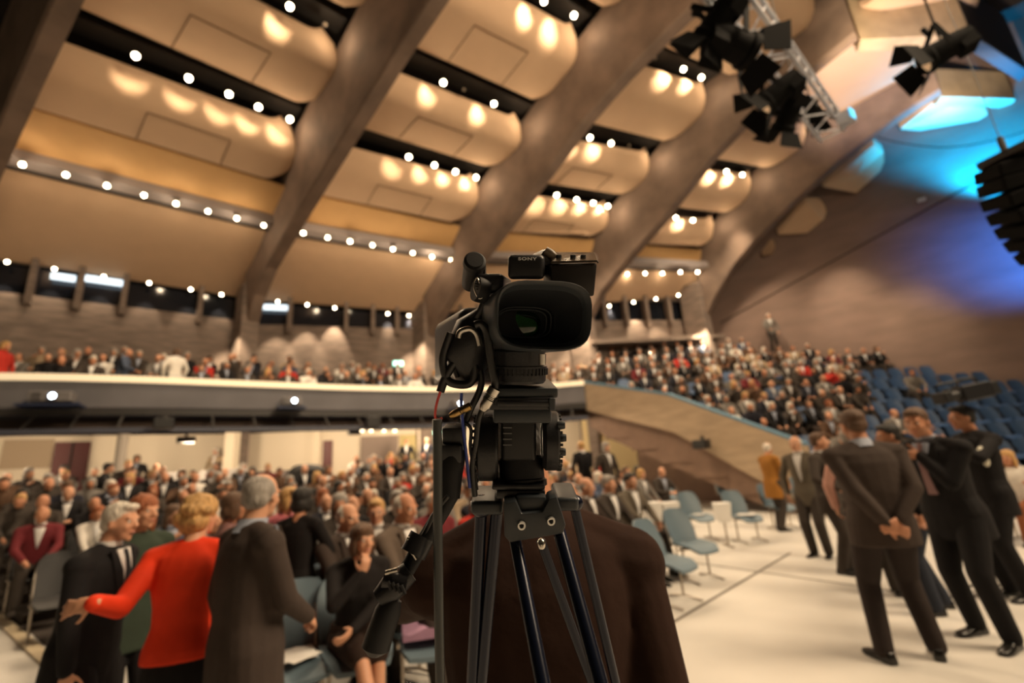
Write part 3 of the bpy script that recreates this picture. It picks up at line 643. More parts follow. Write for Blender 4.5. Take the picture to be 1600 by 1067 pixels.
# ================================================================== stage rig at the upper right
ALU = mat('aluminium truss', (0.62, 0.64, 0.70), 0.35, 0.7)
T0, T1 = atz(1112, -35, 6.6), atz(1300, 212, 6.6); td = (T1-T0).normalized(); tn = Vector((-td.y, td.x, 0)); tw = 0.17
tr = empty('lighting_truss', T0)
for dx, dz in ((-1, 0), (1, 0), (-1, 1), (1, 1)):
    o_ = tn*dx*tw+Vector((0, 0, dz*0.34)); build(MB().tube([o_, (T1-T0)+o_], 0.03, 10), 'chord', ALU, tr, 40)
g = MB(); L = (T1-T0).length; k = 0
while k*0.3 < L:
    a_ = td*(k*0.3); b_ = td*min(L, (k+1)*0.3); sgn = 1 if k % 2 else -1
    g.tube([a_+tn*tw*sgn, b_-tn*tw*sgn], 0.012, 6); g.tube([a_+tn*tw*sgn+Vector((0, 0, 0.34)), b_-tn*tw*sgn+Vector((0, 0, 0.34))], 0.012, 6)
    g.tube([a_+tn*tw, b_+tn*tw+Vector((0, 0, 0.34))], 0.012, 6); g.tube([a_-tn*tw, b_-tn*tw+Vector((0, 0, 0.34))], 0.012, 6); k += 1
for e in (0.0, L-0.02):
    for q in ((-tn*tw, tn*tw), (-tn*tw+Vector((0, 0, .34)), tn*tw+Vector((0, 0, .34))), (-tn*tw, -tn*tw+Vector((0, 0, .34))), (tn*tw, tn*tw+Vector((0, 0, .34)))): g.tube([td*e+q[0], td*e+q[1]], 0.016, 6)
build(g, 'lacing', ALU, tr)
for e in (0.3, L*0.6): build(MB().cyl(td*e+Vector((0, 0, 0.34)), td*e+Vector((0, 0, 5.5)), 0.01, seg=6), 'hanging_cable', DKSTEEL, tr)
tag(tr, 'aluminium lighting truss hanging from the roof at the upper right', 'truss')
SLB = mat('matt black lamp metal', (0.004, 0.004, 0.004), 0.85, spec=0.1)
def stage_light(p, d, sc_, label, doors=True, rod=0.55):
    o = empty('stage_spotlight', p); build(MB().cyl((0, 0, 0.05), (0, 0, rod), 0.014, seg=8), 'hanging_rod', SLB, o); q = Vector(d).to_track_quat('-Z', 'Y').to_matrix(); T = lambda v: q @ (Vector(v)*sc_)
    g = MB().lathe([(0.03, 0.26), (0.1, 0.24), (0.12, 0.1), (0.13, -0.12), (0.15, -0.14), (0.15, -0.2), (0.13, -0.2), (0.12, -0.15)], (0, 0, 0), seg=20)
    g.v = [T(v) for v in g.v]; build(g, 'body', SLB, o, 40)
    g = MB().lathe([(0, -0.15), (0.12, -0.16), (0.12, -0.17), (0, -0.18)], (0, 0, 0), seg=20); g.v = [T(v) for v in g.v]; build(g, 'lens', mat('amber lamp glass', (0.5, 0.3, 0.15), 0.15, emit=(1, 0.6, 0.3), es=0.4), o)
    g = MB()
    for sx in (-1, 1): g.box((sx*0.17, 0.09, 0), (0.015, 0.3, 0.05))
    g.box((0, 0.24, 0), (0.355, 0.015, 0.05)); g.cyl((0, 0.24, 0), (0, 0.36, 0), 0.025, seg=10); g.v = [T(v) for v in g.v]; build(g, 'yoke', SLB, o)
    if doors:
        for k in range(4):
            g = MB(); a = k*math.pi/2; m = Matrix.Rotation(a, 3, 'Z')
            g.hexa([m @ Vector(v) for v in ((-0.13, 0.14, -0.2), (0.13, 0.14, -0.2), (0.13, 0.146, -0.2), (-0.13, 0.146, -0.2))], [m @ Vector(v) for v in ((-0.17, 0.26, -0.36), (0.17, 0.26, -0.36), (0.17, 0.266, -0.36), (-0.17, 0.266, -0.36))]); g.v = [T(v) for v in g.v]; build(g, 'barn_door', SLB, o)
    g = MB().box((0, -0.05, 0.16), (0.2, 0.2, 0.14)); g.v = [T(v) for v in g.v]; build(g, 'lamp_housing', SLB, o)
    tag(o, label, 'stage light', 'stage spotlights on the truss'); return o
stage_light(atz(1122, 30, 6.3), (-0.5, 0.6, -0.6), 1.15, 'black stage spotlight, uppermost on the truss')
stage_light(atz(1142, 68, 6.1), (0.9, 0.3, -0.25), 1.35, 'black stage spotlight below the uppermost one, pointing right')
stage_light(atz(1215, 145, 6.2), (-0.8, 0.4, -0.5), 1.2, 'black stage spotlight halfway down the truss, pointing left')
stage_light(atz(1232, 178, 6.1), (-0.2, 0.7, -0.7), 1.1, 'black stage spotlight under the truss beside the blue lit one')
stage_light(atz(1270, 172, 6.95), (0.6, 0.5, -0.4), 0.9, 'small black stage spotlight behind the lower end of the truss')
stage_light(atz(1475, 78, 6.6), (-0.9, 0.5, -0.3), 1.25, 'black stage spotlight with flaps hanging under the concrete ring at the right', rod=7.3)
o = empty('colour_changer', atz(1322, 185, 6.5)); build(MB().box((0, 0, 0), (0.2, 0.2, 0.18), Matrix.Rotation(0.6, 3, 'Z')), 'body', ALU, o, None, 0.01)
build(MB().box((0.02, -0.11, 0), (0.16, 0.02, 0.15), Matrix.Rotation(0.6, 3, 'Z')), 'gel', mat('cyan gel', (0.1, 0.6, 0.9), 0.3, emit=(0.1, 0.6, 1.0), es=1.2), o); tag(o, 'small box with a cyan filter at the lower end of the truss', 'stage light')
# line array of loudspeakers
la = empty('line_array_loudspeaker', atd(1590, 300, 6.0)); L0 = la.location.copy()
pts = [(1590, 262), (1594, 282), (1600, 302), (1610, 322), (1622, 342), (1636, 361), (1652, 380), (1670, 397)]
prev = None
for i, p in enumerate(pts):
    c = atd(*p, 6.0)-L0; nx = atd(*pts[min(i+1, 7)], 6.0)-L0 if i < 7 else c+(c-prev); pr_ = atd(*pts[i-1], 6.0)-L0 if i else c-(nx-c)
    up = (pr_-nx).normalized(); side = Vector((0.35, 0.94, 0)); side = (side-up*side.dot(up)).normalized(); fw = up.cross(side).normalized()
    q = Matrix((side, fw, up)).transposed()
    b_ = build(MB().box(c, (0.55, 0.62, 0.165), q), 'cabinet', SLB, la, None, 0.015)
    build(MB().box(c+fw*0.315, (0.5, 0.012, 0.145), q), 'grille', SLB, b_); build(MB().box(c-fw*0.315, (0.5, 0.012, 0.145), q), 'grille', SLB, b_)
    prev = c
build(MB().box(atd(1586, 247, 6.0)-L0, (0.5, 0.55, 0.05), Matrix.Rotation(0.35, 3, 'Z')).box(atd(1575, 240, 6.0)-L0, (0.1, 0.6, 0.1), Matrix.Rotation(0.35, 3, 'Z')), 'rigging_frame', DKSTEEL, la)
c = atd(1570, 236, 6.0)-L0; build(MB().cyl(c, c+Vector((0, 0, 6)), 0.006, seg=6).cyl(c, c+Vector((0, 0, .2)), 0.035, seg=10), 'hoist_chain', DKSTEEL, la)
tag(la, 'curved black column of stacked loudspeakers hanging at the right edge', 'loudspeaker')
# drooping cable across the blue lit wall
cp = [(1335, 200), (1380, 217), (1430, 227), (1480, 230), (1530, 224), (1580, 212), (1640, 190)]
g = MB().tube(catmull([onwall(x, y, wp(0, 0, -2), wp(9, 0, -2)) for x, y in cp], 5), 0.02, 6); tag(build(g, 'cable', DKSTEEL, None, 40), 'thin dark cable drooping across the blue lit wall', 'cable')
# concrete ring at the stage end of the ribs
E3 = hall(16.9, -0.3, 14.0); E4 = hall(21.9, 1.3, 13.7)
def fascia(pix_bottom, z, ztop, nm, m=CONCR, dz=0):
    P = [atz(x, y, z) for x, y in pix_bottom]; n = Vector((0.2, 0.5, 0))
    mb = MB().hexa([P[0], P[1], P[1]+n, P[0]+n], [P[0]+Vector((0, 0, ztop)), P[1]+Vector((0, 0, ztop)), P[1]+n+Vector((0, 0, ztop)), P[0]+n+Vector((0, 0, ztop))])
    return struct(mb, 'ceiling_beam', m, nm, bevel=0.03, cat='roof beam')
RING = mat('concrete painted golden lit', (0.46, 0.35, 0.22), 0.85, var=0.18, vscale=1.5, bump=0.3, bscale=8)  # golden light painted into the ring beam's concrete colour
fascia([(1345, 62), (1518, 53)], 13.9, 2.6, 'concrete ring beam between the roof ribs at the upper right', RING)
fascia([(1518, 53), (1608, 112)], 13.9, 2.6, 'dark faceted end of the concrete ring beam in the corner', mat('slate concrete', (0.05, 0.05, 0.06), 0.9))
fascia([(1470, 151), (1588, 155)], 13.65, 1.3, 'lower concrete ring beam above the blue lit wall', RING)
light('SPOT', 'ring_light', atz(1440, 180, 9.5), 3200, WARM2, atz(1440, 40, 14.5)-atz(1440, 180, 9.5), size=0.1, angle=70, blend=0.6)
light('SPOT', 'ring_light', atz(1500, 250, 10.0), 1300, WARM2, atz(1500, 125, 14)-atz(1500, 250, 10.0), size=0.1, angle=40, blend=0.6)
# ================================================================== people
def skinm(name, col): return mat(name, col, 0.5, spec=0.35, var=0.05, vscale=12)
SKIN = [skinm('fair skin', (0.60, 0.31, 0.19)), skinm('warm skin', (0.50, 0.23, 0.13)), skinm('tanned skin', (0.40, 0.20, 0.11))]
def cloth(name, col, rough=0.85, **k): return mat(name, col, rough, bump=k.get('bump', 0.25), bscale=k.get('bscale', 14), var=k.get('var', 0.1), vscale=6, spec=0.2)
def hairm(name, col): return mat(name, col, 0.6, var=0.35, vscale=60, bump=0.6, bscale=90, stretch=(1, 1, 0.25))
HWHITE = hairm('white hair', (0.62, 0.56, 0.48)); HGREY = hairm('grey hair', (0.30, 0.27, 0.24)); HBLOND = hairm('blond hair', (0.52, 0.30, 0.11))
HBROWN = hairm('brown hair', (0.10, 0.05, 0.025)); HBLACK = hairm('black hair', (0.015, 0.012, 0.010)); HAUB = hairm('auburn hair', (0.30, 0.09, 0.03))
EYEW = mat('eye white', (0.7, 0.66, 0.6), 0.25); EYED = mat('dark iris', (0.03, 0.02, 0.015), 0.15); LIP = mat('lip', (0.45, 0.16, 0.13), 0.45)
SHOE = mat('black polished shoe', (0.012, 0.011, 0.010), 0.25)

def remeshed(mb, name, mats, vox=0.012, smooth=2, parent=None, link_it=True):
    """grow one continuous skin over all shapes in mb."""
    me = mb.mesh(name+'_src', mats if isinstance(mats, (list, tuple)) else [mats])
    o = bpy.data.objects.new(name, me); COL.objects.link(o)
    r = o.modifiers.new('r', 'REMESH'); r.mode = 'VOXEL'; r.voxel_size = vox; r.use_smooth_shade = True
    if smooth: m = o.modifiers.new('s', 'SMOOTH'); m.factor = 0.6; m.iterations = smooth
    dg = bpy.context.evaluated_depsgraph_get(); dg.update()
    new = bpy.data.meshes.new_from_object(o.evaluated_get(dg)); new.name = name
    bpy.data.objects.remove(o, do_unlink=True); bpy.data.meshes.remove(me)
    new.materials.clear()
    for m_ in (mats if isinstance(mats, (list, tuple)) else [mats]): new.materials.append(m_)
    new.polygons.foreach_set('use_smooth', [True]*len(new.polygons)); new.polygons.foreach_set('material_index', [0]*len(new.polygons))
    if not link_it: return new
    return link(name, new, parent)

def ik(a, b, l1, l2, pole):
    a = Vector(a); b = Vector(b); d = b-a; L = d.length
    if L > (l1+l2)*0.999: b = a + d*((l1+l2)*0.999/L); d = b-a; L = d.length
    x = (l1*l1-l2*l2+L*L)/(2*L); h = math.sqrt(max(0, l1*l1-x*x)); u = d.normalized()
    p = Vector(pole); p = (p-u*p.dot(u)); p = p.normalized() if p.length > 1e-5 else u.orthogonal().normalized()
    return a+u*x+p*h, b
class Fig:
    """pose of one figure in its own frame: x right, y forward, z up. k scales a 1.75 m adult."""
    def __init__(s, k=1.0, pelvis=(0, 0, 0.93), lean=0, side=0, twist=0, yaw=0, pitch=0, tilt=0, female=False, build=1.0,
                 lh=None, rh=None, lp=(-1, -0.6, -0.3), rp=(1, -0.6, -0.3), lf=(-0.1, 0.0, 0.08), rf=(0.1, 0.0, 0.08), lkp=(0, 1, 0), rkp=(0, 1, 0), neckf=0.0, shdrop=0.0, lfd=(-0.15, 1, 0), rfd=(0.15, 1, 0)):
        s.k = k; s.female = female; s.b = build
        V = lambda v: Vector(v)*k
        s.P = V(pelvis); sp = Matrix.Rotation(-R(lean), 3, 'X') @ Matrix.Rotation(R(side), 3, 'Y'); s.sp = sp
        tw = sp @ Matrix.Rotation(R(twist), 3, 'Z'); s.tw = tw
        s.chest = s.P + sp @ V((0, 0, 0.33)); s.neck = s.P + sp @ V((0, -0.015, 0.555)); sw = (0.185 if female else 0.205)*build**0.5
        s.sh = {i: s.P + sp @ V((0, -0.01, 0.495-shdrop)) + tw @ V((i*sw, 0, 0)) for i in (-1, 1)}
        s.hr = Matrix.Rotation(R(twist+yaw), 3, 'Z') @ Matrix.Rotation(-R(pitch), 3, 'X') @ Matrix.Rotation(R(tilt), 3, 'Y')
        s.head = s.neck + V((0, 0.0, 0)) + sp @ V((0, 0.035+neckf, 0.155)) + s.hr @ V((0, 0.02, 0))
        ua, fa = 0.30*k, 0.265*k
        H = {-1: lh, 1: rh}; PL = {-1: lp, 1: rp}; s.el = {}; s.wr = {}
        for i in (-1, 1):
            t = H[i] if H[i] is not None else (i*0.27, 0.06, 0.90)
            s.el[i], s.wr[i] = ik(s.sh[i], V(t), ua, fa, PL[i])
        hw = 0.095; s.hip = {i: s.P + V((i*hw, 0, -0.02)) for i in (-1, 1)}
        s.kn = {}; s.an = {}; F_ = {-1: lf, 1: rf}; KP = {-1: lkp, 1: rkp}; s.fd = {-1: Vector(lfd).normalized(), 1: Vector(rfd).normalized()}
        for i in (-1, 1): s.kn[i], s.an[i] = ik(s.hip[i], V(F_[i]), 0.43*k, 0.43*k, KP[i])
def head_prims(mb, f, female=False):
    k = f.k; q = f.hr; C = f.head
    T = lambda v: C + q @ (Vector(v)*k)
    e = lambda c, r: mb.ell(T(c), [x*k for x in r], q, 16)
    e((0, -0.015, 0.035), (0.076, 0.095, 0.088)); e((0, 0.022, -0.012), (0.064, 0.072, 0.088)); e((0, 0.035, -0.072), (0.047, 0.047, 0.036))
    e((0, 0.070, -0.098), (0.020, 0.016, 0.015)); e((0.032, 0.066, -0.022), (0.024, 0.022, 0.022)); e((-0.032, 0.066, -0.022), (0.024, 0.022, 0.022))
    e((0.03, 0.078, 0.032), (0.026, 0.013, 0.009)); e((-0.03, 0.078, 0.032), (0.026, 0.013, 0.009))
    mb.cap(T((0, 0.090, 0.022)), T((0, 0.112, -0.018)), 0.009*k, 0.013*k, 8); e((0.012, 0.100, -0.024), (0.009, 0.010, 0.008)); e((-0.012, 0.100, -0.024), (0.009, 0.010, 0.008))
    e((0, 0.086, -0.052), (0.021, 0.012, 0.006)); e((0, 0.083, -0.064), (0.018, 0.012, 0.007))
    for i in (-1, 1): e((i*0.078, -0.005, -0.008), (0.009, 0.019, 0.031))
    mb.cap(f.neck + (C-f.neck)*-0.25, T((0, -0.02, -0.05)), 0.060*k*f.b**0.3, 0.056*k, 14)
def hand_prims(mb, w, d, pn, side, k=1.0, curl=25, spread=6, thumb=35, fine=True):
    """w wrist, d pointing direction, pn palm normal, side +1 = thumb towards d x pn."""
    w = Vector(w); d = Vector(d).normalized(); pn = Vector(pn); pn = (pn-d*pn.dot(d)).normalized(); t = d.cross(pn)*side
    q = Matrix((t, d, pn)).transposed()
    mb.ell(w+d*0.048*k, (0.040*k, 0.052*k, 0.016*k), q, 14); mb.ell(w+d*0.070*k, (0.041*k, 0.026*k, 0.013*k), q, 14)
    mb.cap(w-d*0.015*k, w+d*0.01*k, 0.026*k, 0.024*k, 12)
    for j, (o, L) in enumerate(((0.030, 0.072), (0.010, 0.082), (-0.010, 0.076), (-0.029, 0.060))):
        a = w+d*0.088*k+t*o*k; dd = Matrix.Rotation(R(-spread*(1.5-j))*side, 3, pn) @ d; cu = 0
        for s_, fr in ((0.45, 0.8), (0.30, 1.0), (0.25, 0.9)):
            cu += curl*fr*(1+0.12*j); v = Matrix.Rotation(R(cu), 3, t*side) @ dd
            if v.dot(pn) < 0 and curl > 0: v = Matrix.Rotation(-R(cu), 3, t*side) @ dd
            b = a+v*L*s_*k; mb.cap(a, b, 0.0088*k, 0.0078*k, 8); a = b
    a = w+d*0.022*k+t*0.030*k; v = (t*math.sin(R(thumb+12))+d*math.cos(R(thumb+12))+pn*0.25).normalized(); b = a+v*0.042*k; mb.cap(a, b, 0.012*k, 0.0098*k, 8)
    v = (t*math.sin(R(thumb-12))+d*math.cos(R(thumb-12))+pn*0.35).normalized(); mb.cap(b, b+v*0.034*k, 0.0098*k, 0.0085*k, 8)
def ring(c, q, rx, ry, n=20, pw=2.4, yo=0.0):
    out = []
    for i in range(n):
        a = 2*math.pi*i/n; ca, sa = math.cos(a), math.sin(a)
        out.append(c + q @ Vector((rx*math.copysign(abs(ca)**(2/pw), ca), ry*math.copysign(abs(sa)**(2/pw), sa)+yo, 0)))
    return out
def torso_prims(mb, f, fat=1.0, hem=-0.13, flare=1.0, inflate=0.0, bust=False, seated=False, waist=1.0, open_front=False):
    k = f.k; b = f.b; L = lambda t: f.P + f.sp @ Vector((0, 0, t*k)); g = inflate
    Q = lambda t: f.sp.lerp(f.tw, max(0, min(1, t/0.45)))
    w = 0.93 if f.female else 1.0
    prof = [(hem, 0.175*flare, 0.130), (0.0, 0.172*flare, 0.132), (0.12, 0.152*waist, 0.118*fat), (0.22, 0.158*waist, 0.122*fat), (0.33, 0.172, 0.128), (0.42, 0.176, 0.120), (0.49, 0.165, 0.098), (0.535, 0.105, 0.075), (0.57, 0.066, 0.062)]
    if seated: prof = [p for p in prof if p[0] > -0.01]; prof.insert(0, (-0.06, 0.17*flare, 0.13))
    mb.loft([ring(L(t), Q(t), (rx*w*b+g)*k, (ry*b+g)*k) for t, rx, ry in prof])
    for i in (-1, 1): mb.cap(f.P+f.sp @ Vector((0, -0.01*k, 0.545*k)), f.sh[i]+Vector((0, 0, 0.0)), (0.050+g)*k, (0.050+g)*k)
    for i in (-1, 1): mb.cap(f.P+f.sp @ Vector((0, -0.01*k, 0.48*k)), f.sh[i]-Vector((0, 0, 0.012*k)), (0.062+g)*k, (0.060+g)*k*b**0.5)
    if bust:
        for i in (-1, 1): mb.ell(f.P+Q(0.33) @ Vector((i*0.075*k, 0.085*k, 0.345*k)), (0.062*k, 0.055*k, 0.06*k), None, 12)
def arm_prims(mb, f, i, r=(0.058, 0.047, 0.036), g=0.0, frac=1.0, upper_only=False):
    k = f.k; b = f.b**0.5; a, e, w = f.sh[i], f.el[i], f.wr[i]
    mb.cap(a-Vector((0, 0, 0.012*k)), e, (r[0]+g)*k*b, (r[1]+g)*k*b, 14)
    if not upper_only: mb.cap(e, e+(w-e)*frac, (r[1]+g)*k*b, (r[2]+g)*k, 14)
def legs_prims(mb, f, r=(0.098, 0.066, 0.052), g=0.0, flare=0.0, end=1.0):
    k = f.k
    for i in (-1, 1):
        h, n, a = f.hip[i], f.kn[i], f.an[i]
        mb.cap(h+Vector((0, 0, 0.02*k)), n, (r[0]*f.b+g)*k, (r[1]+g)*k, 14); mb.cap(n, n+(a-n)*end, (r[1]+g)*k, (r[2]+g+flare)*k, 14)
    mb.ell(f.P+Vector((0, -0.01*k, 0)), (0.165*k*f.b, 0.13*k*f.b, 0.12*k), None, 16)
def shoe_prims(mb, f, i, k=1.0):
    a = f.an[i]; d = f.fd[i]; d = Vector((d.x, d.y, 0)).normalized(); q = Matrix((Vector((d.y, -d.x, 0)), d, Vector((0, 0, 1)))).transposed()
    z0 = a.z-0.08*f.k; T = lambda y, z: Vector((a.x, a.y, z0))+d*y*f.k+Vector((0, 0, z*f.k))
    mb.loft([ring(T(-0.03+y, 0), Matrix((q.col[0], Vector((0, 0, 1)), q.col[1])).transposed(), w*f.k, 0.001, 10) if False else [T(y, 0)+q.col[0]*w*f.k*sx+Vector((0, 0, hz*f.k)) for sx, hz in ((-1, 0.0), (-1, h*0.5), (-0.7, h), (0.7, h), (1, h*0.5), (1, 0.0))] for y, w, h in ((-0.075, 0.022, 0.04), (-0.065, 0.034, 0.075), (-0.02, 0.038, 0.085), (0.03, 0.038, 0.075), (0.08, 0.043, 0.050), (0.14, 0.046, 0.040), (0.18, 0.036, 0.034), (0.205, 0.018, 0.026))])
def eyes(f, parent):
    k = f.k; q = f.hr; T = lambda v: f.head + q @ (Vector(v)*k)
    for i in (-1, 1):
        mb = MB().ell(T((i*0.030, 0.079, 0.010)), (0.0125*k, 0.008*k, 0.0085*k), q, 12); e = build(mb, 'eye', EYEW, parent, 60)
        build(MB().ell(T((i*0.030, 0.085, 0.010)), (0.0055*k, 0.004*k, 0.0055*k), q, 10), 'iris', EYED, e, 60)
    m = MB().ell(T((0, 0.093, -0.057)), (0.021*k, 0.006*k, 0.006*k), q, 12); build(m, 'lips', LIP, parent, 60)
def hair_prims(mb, f, style):
    k = f.k; q = f.hr; T = lambda v: f.head + q @ (Vector(v)*k); e = lambda c, r: mb.ell(T(c), [x*k for x in r], q, 18)
    if style == 'short': e((0, -0.026, 0.050), (0.083, 0.098, 0.086)); e((0, -0.055, -0.005), (0.075, 0.062, 0.065)); e((0.066, -0.012, 0.02), (0.016, 0.03, 0.045)); e((-0.066, -0.012, 0.02), (0.016, 0.03, 0.045)); e((0, 0.055, 0.098), (0.055, 0.035, 0.025))
    elif style == 'thin': e((0, -0.034, 0.036), (0.082, 0.092, 0.078)); e((0, -0.055, -0.010), (0.077, 0.062, 0.062)); e((0.068, -0.012, 0.015), (0.014, 0.03, 0.04)); e((-0.068, -0.012, 0.015), (0.014, 0.03, 0.04))
    elif style == 'fringe':   # bald crown, hair round the back
        e((0, -0.052, 0.0), (0.083, 0.068, 0.058)); e((0.067, -0.022, 0.01), (0.017, 0.042, 0.042)); e((-0.067, -0.022, 0.01), (0.017, 0.042, 0.042))
    elif style == 'bob': e((0, -0.020, 0.050), (0.096, 0.108, 0.090)); e((0, -0.055, -0.035), (0.092, 0.070, 0.085)); e((0.078, -0.005, -0.03), (0.024, 0.050, 0.08)); e((-0.078, -0.005, -0.03), (0.024, 0.050, 0.08)); e((0.03, 0.070, 0.09), (0.055, 0.03, 0.028))
    elif style == 'curly':
        e((0, -0.020, 0.055), (0.105, 0.112, 0.095)); e((0, -0.055, -0.02), (0.102, 0.082, 0.085)); rnd = random.Random(3)
        for j in range(46):
            a = rnd.uniform(0, 2*math.pi); z = rnd.uniform(-0.5, 1.0); rr = math.sqrt(max(0, 1-z*z)); p = (rr*math.cos(a)*0.104, rr*math.sin(a)*0.108-0.03, 0.02+z*0.115)
            if p[1] > 0.05 and p[2] < 0.07: continue
            e(p, (0.026, 0.026, 0.024))
    elif style == 'long': e((0, -0.020, 0.050), (0.092, 0.105, 0.090)); e((0, -0.062, -0.06), (0.088, 0.055, 0.13)); e((0.078, -0.015, -0.06), (0.022, 0.042, 0.115)); e((-0.078, -0.015, -0.06), (0.022, 0.042, 0.115))
def place(root, loc, faceaz, label, cat='person', group=None):
    root.location = loc; root.rotation_euler = (0, 0, -R(faceaz)); tag(root, label, cat, group)
def collar_prims(mb, f, r=0.068, h=0.045):
    k = f.k; mb.loft([ring(f.neck+(f.head-f.neck)*t, f.hr, rr*k, rr*k, 16) for t, rr in ((-0.12, r+0.012), (0.14, r+0.002), (0.30, r-0.002))])
def lapel(f, parent, m, shirt, tie=None, g=0.0, op=1.0, bottom=0.16):
    """white shirt V, tie and lapels on the chest front, following the torso."""
    k = f.k; b = f.b; Q = lambda t: f.sp.lerp(f.tw, max(0, min(1, t/0.45)))
    prof = {0.10: 0.118, 0.22: 0.122, 0.33: 0.128, 0.42: 0.120, 0.49: 0.100, 0.53: 0.082, 0.56: 0.07}
    def dep(t):
        ks = sorted(prof)
        for a, c in zip(ks, ks[1:]):
            if a <= t <= c: return prof[a]+(prof[c]-prof[a])*(t-a)/(c-a)
        return prof[ks[0]] if t < ks[0] else prof[ks[-1]]
    def pt(x, t, o): return f.P + f.sp @ Vector((0, 0, t*k)) + Q(t) @ Vector((x*k, (dep(t)*b+g+o)*k*(1-(x/0.2)**2*0.5), 0))
    ts = [0.555, 0.50, 0.44, 0.38, 0.32, 0.26, 0.20, bottom]; n = len(ts)
    def strip(w, o, name, mt, par, th=0.012, x0=None):
        rows = []
        for j, t in enumerate(ts):
            u = j/(n-1); wd = w(u); xc = 0 if x0 is None else x0(u)
            rows.append([pt(xc-wd, t, o-th), pt(xc-wd, t, o), pt(xc, t, o+0.002), pt(xc+wd, t, o), pt(xc+wd, t, o-th)])
        return build(MB().loft(rows), name, mt, par, 50)
    sh = strip(lambda u: 0.058*op*(1-u)+0.004, 0.010, 'shirt_front', shirt, parent)
    if tie: strip(lambda u: 0.012+0.022*u if u > 0.08 else 0.016, 0.020, 'tie', tie, parent)
    for i in (-1, 1): strip(lambda u: 0.026*(1-abs(2*u-0.7))+0.006, 0.016, 'lapel', m, parent, x0=lambda u, i=i: i*(0.082*op*(1-u)+0.014))
def suit(name, f, coat, trous, skin, hair, style, loc, az, label, shirt=None, tie=None, hands=None, fat=1.0, hem=-0.20, vox=0.011, face=True, flare=1.08, legs=True, shoes=True, front=True, glasses=False, group=None, waist=1.0, skirt=None, sleeves=0.97, bare_legs=False, top_inflate=0.012, buttons=True):
    root = empty(name, (0, 0, 0))
    b = MB(); head_prims(b, f)
    for i in (-1, 1):
        hd = (hands or {}).get(i, {}); d = hd.get('d'); d = Vector(d) if d else (f.wr[i]-f.el[i])
        hand_prims(b, f.wr[i], d, hd.get('pn', (-i, 0, 0)), hd.get('side', i), f.k, hd.get('curl', 22), hd.get('spread', 5), hd.get('thumb', 35))
        b.cap(f.el[i], f.wr[i], 0.034*f.k, 0.025*f.k); b.cap(f.sh[i], f.el[i], 0.040*f.k, 0.034*f.k)
    b.cap(f.P+Vector((0, 0, 0.05)), f.neck, 0.09*f.k, 0.05*f.k)
    for i in (-1, 1):
        r1, r2, r3 = (0.075, 0.050, 0.036) if not bare_legs else (0.082, 0.052, 0.034)
        b.cap(f.P+(f.hip[i]-f.P)*0.8, f.kn[i], r1*f.k, r2*f.k)
        if bare_legs: b.cap(f.kn[i], f.kn[i]+(f.an[i]-f.kn[i])*0.45, 0.050*f.k, 0.052*f.k); b.cap(f.kn[i]+(f.an[i]-f.kn[i])*0.35, f.an[i], 0.052*f.k, 0.033*f.k)
        else: b.cap(f.kn[i], f.an[i], r2*f.k, r3*f.k)
    body = remeshed(b, 'body', skin, 0.0085 if face else 0.010, 2, root)
    if face: eyes(f, body)
    j = MB(); torso_prims(j, f, fat, hem, flare, top_inflate, seated=f.kn[1].z > f.P.z-0.2*f.k, waist=waist, bust=f.female)
    for i in (-1, 1): arm_prims(j, f, i, g=top_inflate*0.6, frac=sleeves)
    jk = remeshed(j, 'jacket', coat, vox, 3, root)
    if shirt:
        c = MB(); collar_prims(c, f); build(c, 'shirt_collar', shirt, root, 50)
        if front: lapel(f, jk, coat, shirt, tie, g=top_inflate)
        for i in (-1, 1):
            u = (f.wr[i]-f.el[i]).normalized(); build(MB().cyl(f.wr[i]-u*0.03*f.k, f.wr[i]+u*0.006*f.k, 0.032*f.k, 0.031*f.k, 14), 'shirt_cuff', shirt, root, 40)
    if trous:
        t = MB(); legs_prims(t, f, g=0.012); remeshed(t, 'trousers', trous, vox, 3, root)
    if skirt:
        t = MB(); t.loft([ring(f.P+Vector((0, 0, z*f.k)), Matrix.Identity(3), rx*f.k, ry*f.k) for z, rx, ry in skirt[1]]); remeshed(t, 'skirt', skirt[0], vox, 2, root)
    if shoes:
        for i in (-1, 1): s_ = MB(); shoe_prims(s_, f, i); remeshed(s_, 'shoe', SHOE, 0.008, 1, root)
    if hair:
        h = MB(); hair_prims(h, f, style); remeshed(h, 'hair', hair, 0.009, 1, root)
    if glasses:
        T = lambda v: f.head + f.hr @ (Vector(v)*f.k); g = MB()
        for i in (-1, 1):
            g.tube([T((i*0.031+0.022*math.cos(a), 0.102, 0.008+0.017*math.sin(a))) for a in [2*math.pi*q/12 for q in range(13)]], 0.0016*f.k, 6)
            g.tube([T((i*0.053, 0.102, 0.012)), T((i*0.080, 0.08, 0.012)), T((i*0.080, 0.0, 0.008))], 0.0016*f.k, 6)
        g.tube([T((-0.009, 0.102, 0.010)), T((0.009, 0.102, 0.010))], 0.0016*f.k, 6); build(g, 'glasses', BLACKM, root)
    place(root, loc, az, label, 'person', group); return root
def gp(x, y, z=0.0): p = atz(x, y, z); return p
def ground_from_head(x, ytop, Y, H=None):
    p = aty(x, ytop, Y); return Vector((p.x, p.y, 0)), p.z
SUITC = cloth('charcoal suit cloth', (0.045, 0.036, 0.030)); SUITG = cloth('grey brown suit cloth', (0.052, 0.038, 0.032)); SUITB = cloth('black suit cloth', (0.012, 0.011, 0.012)); SUITN = cloth('dark navy suit cloth', (0.018, 0.018, 0.026))
SHIRT = cloth('white shirt', (0.72, 0.70, 0.68), 0.7); SHIRTB = cloth('pale blue shirt', (0.34, 0.37, 0.45), 0.7)
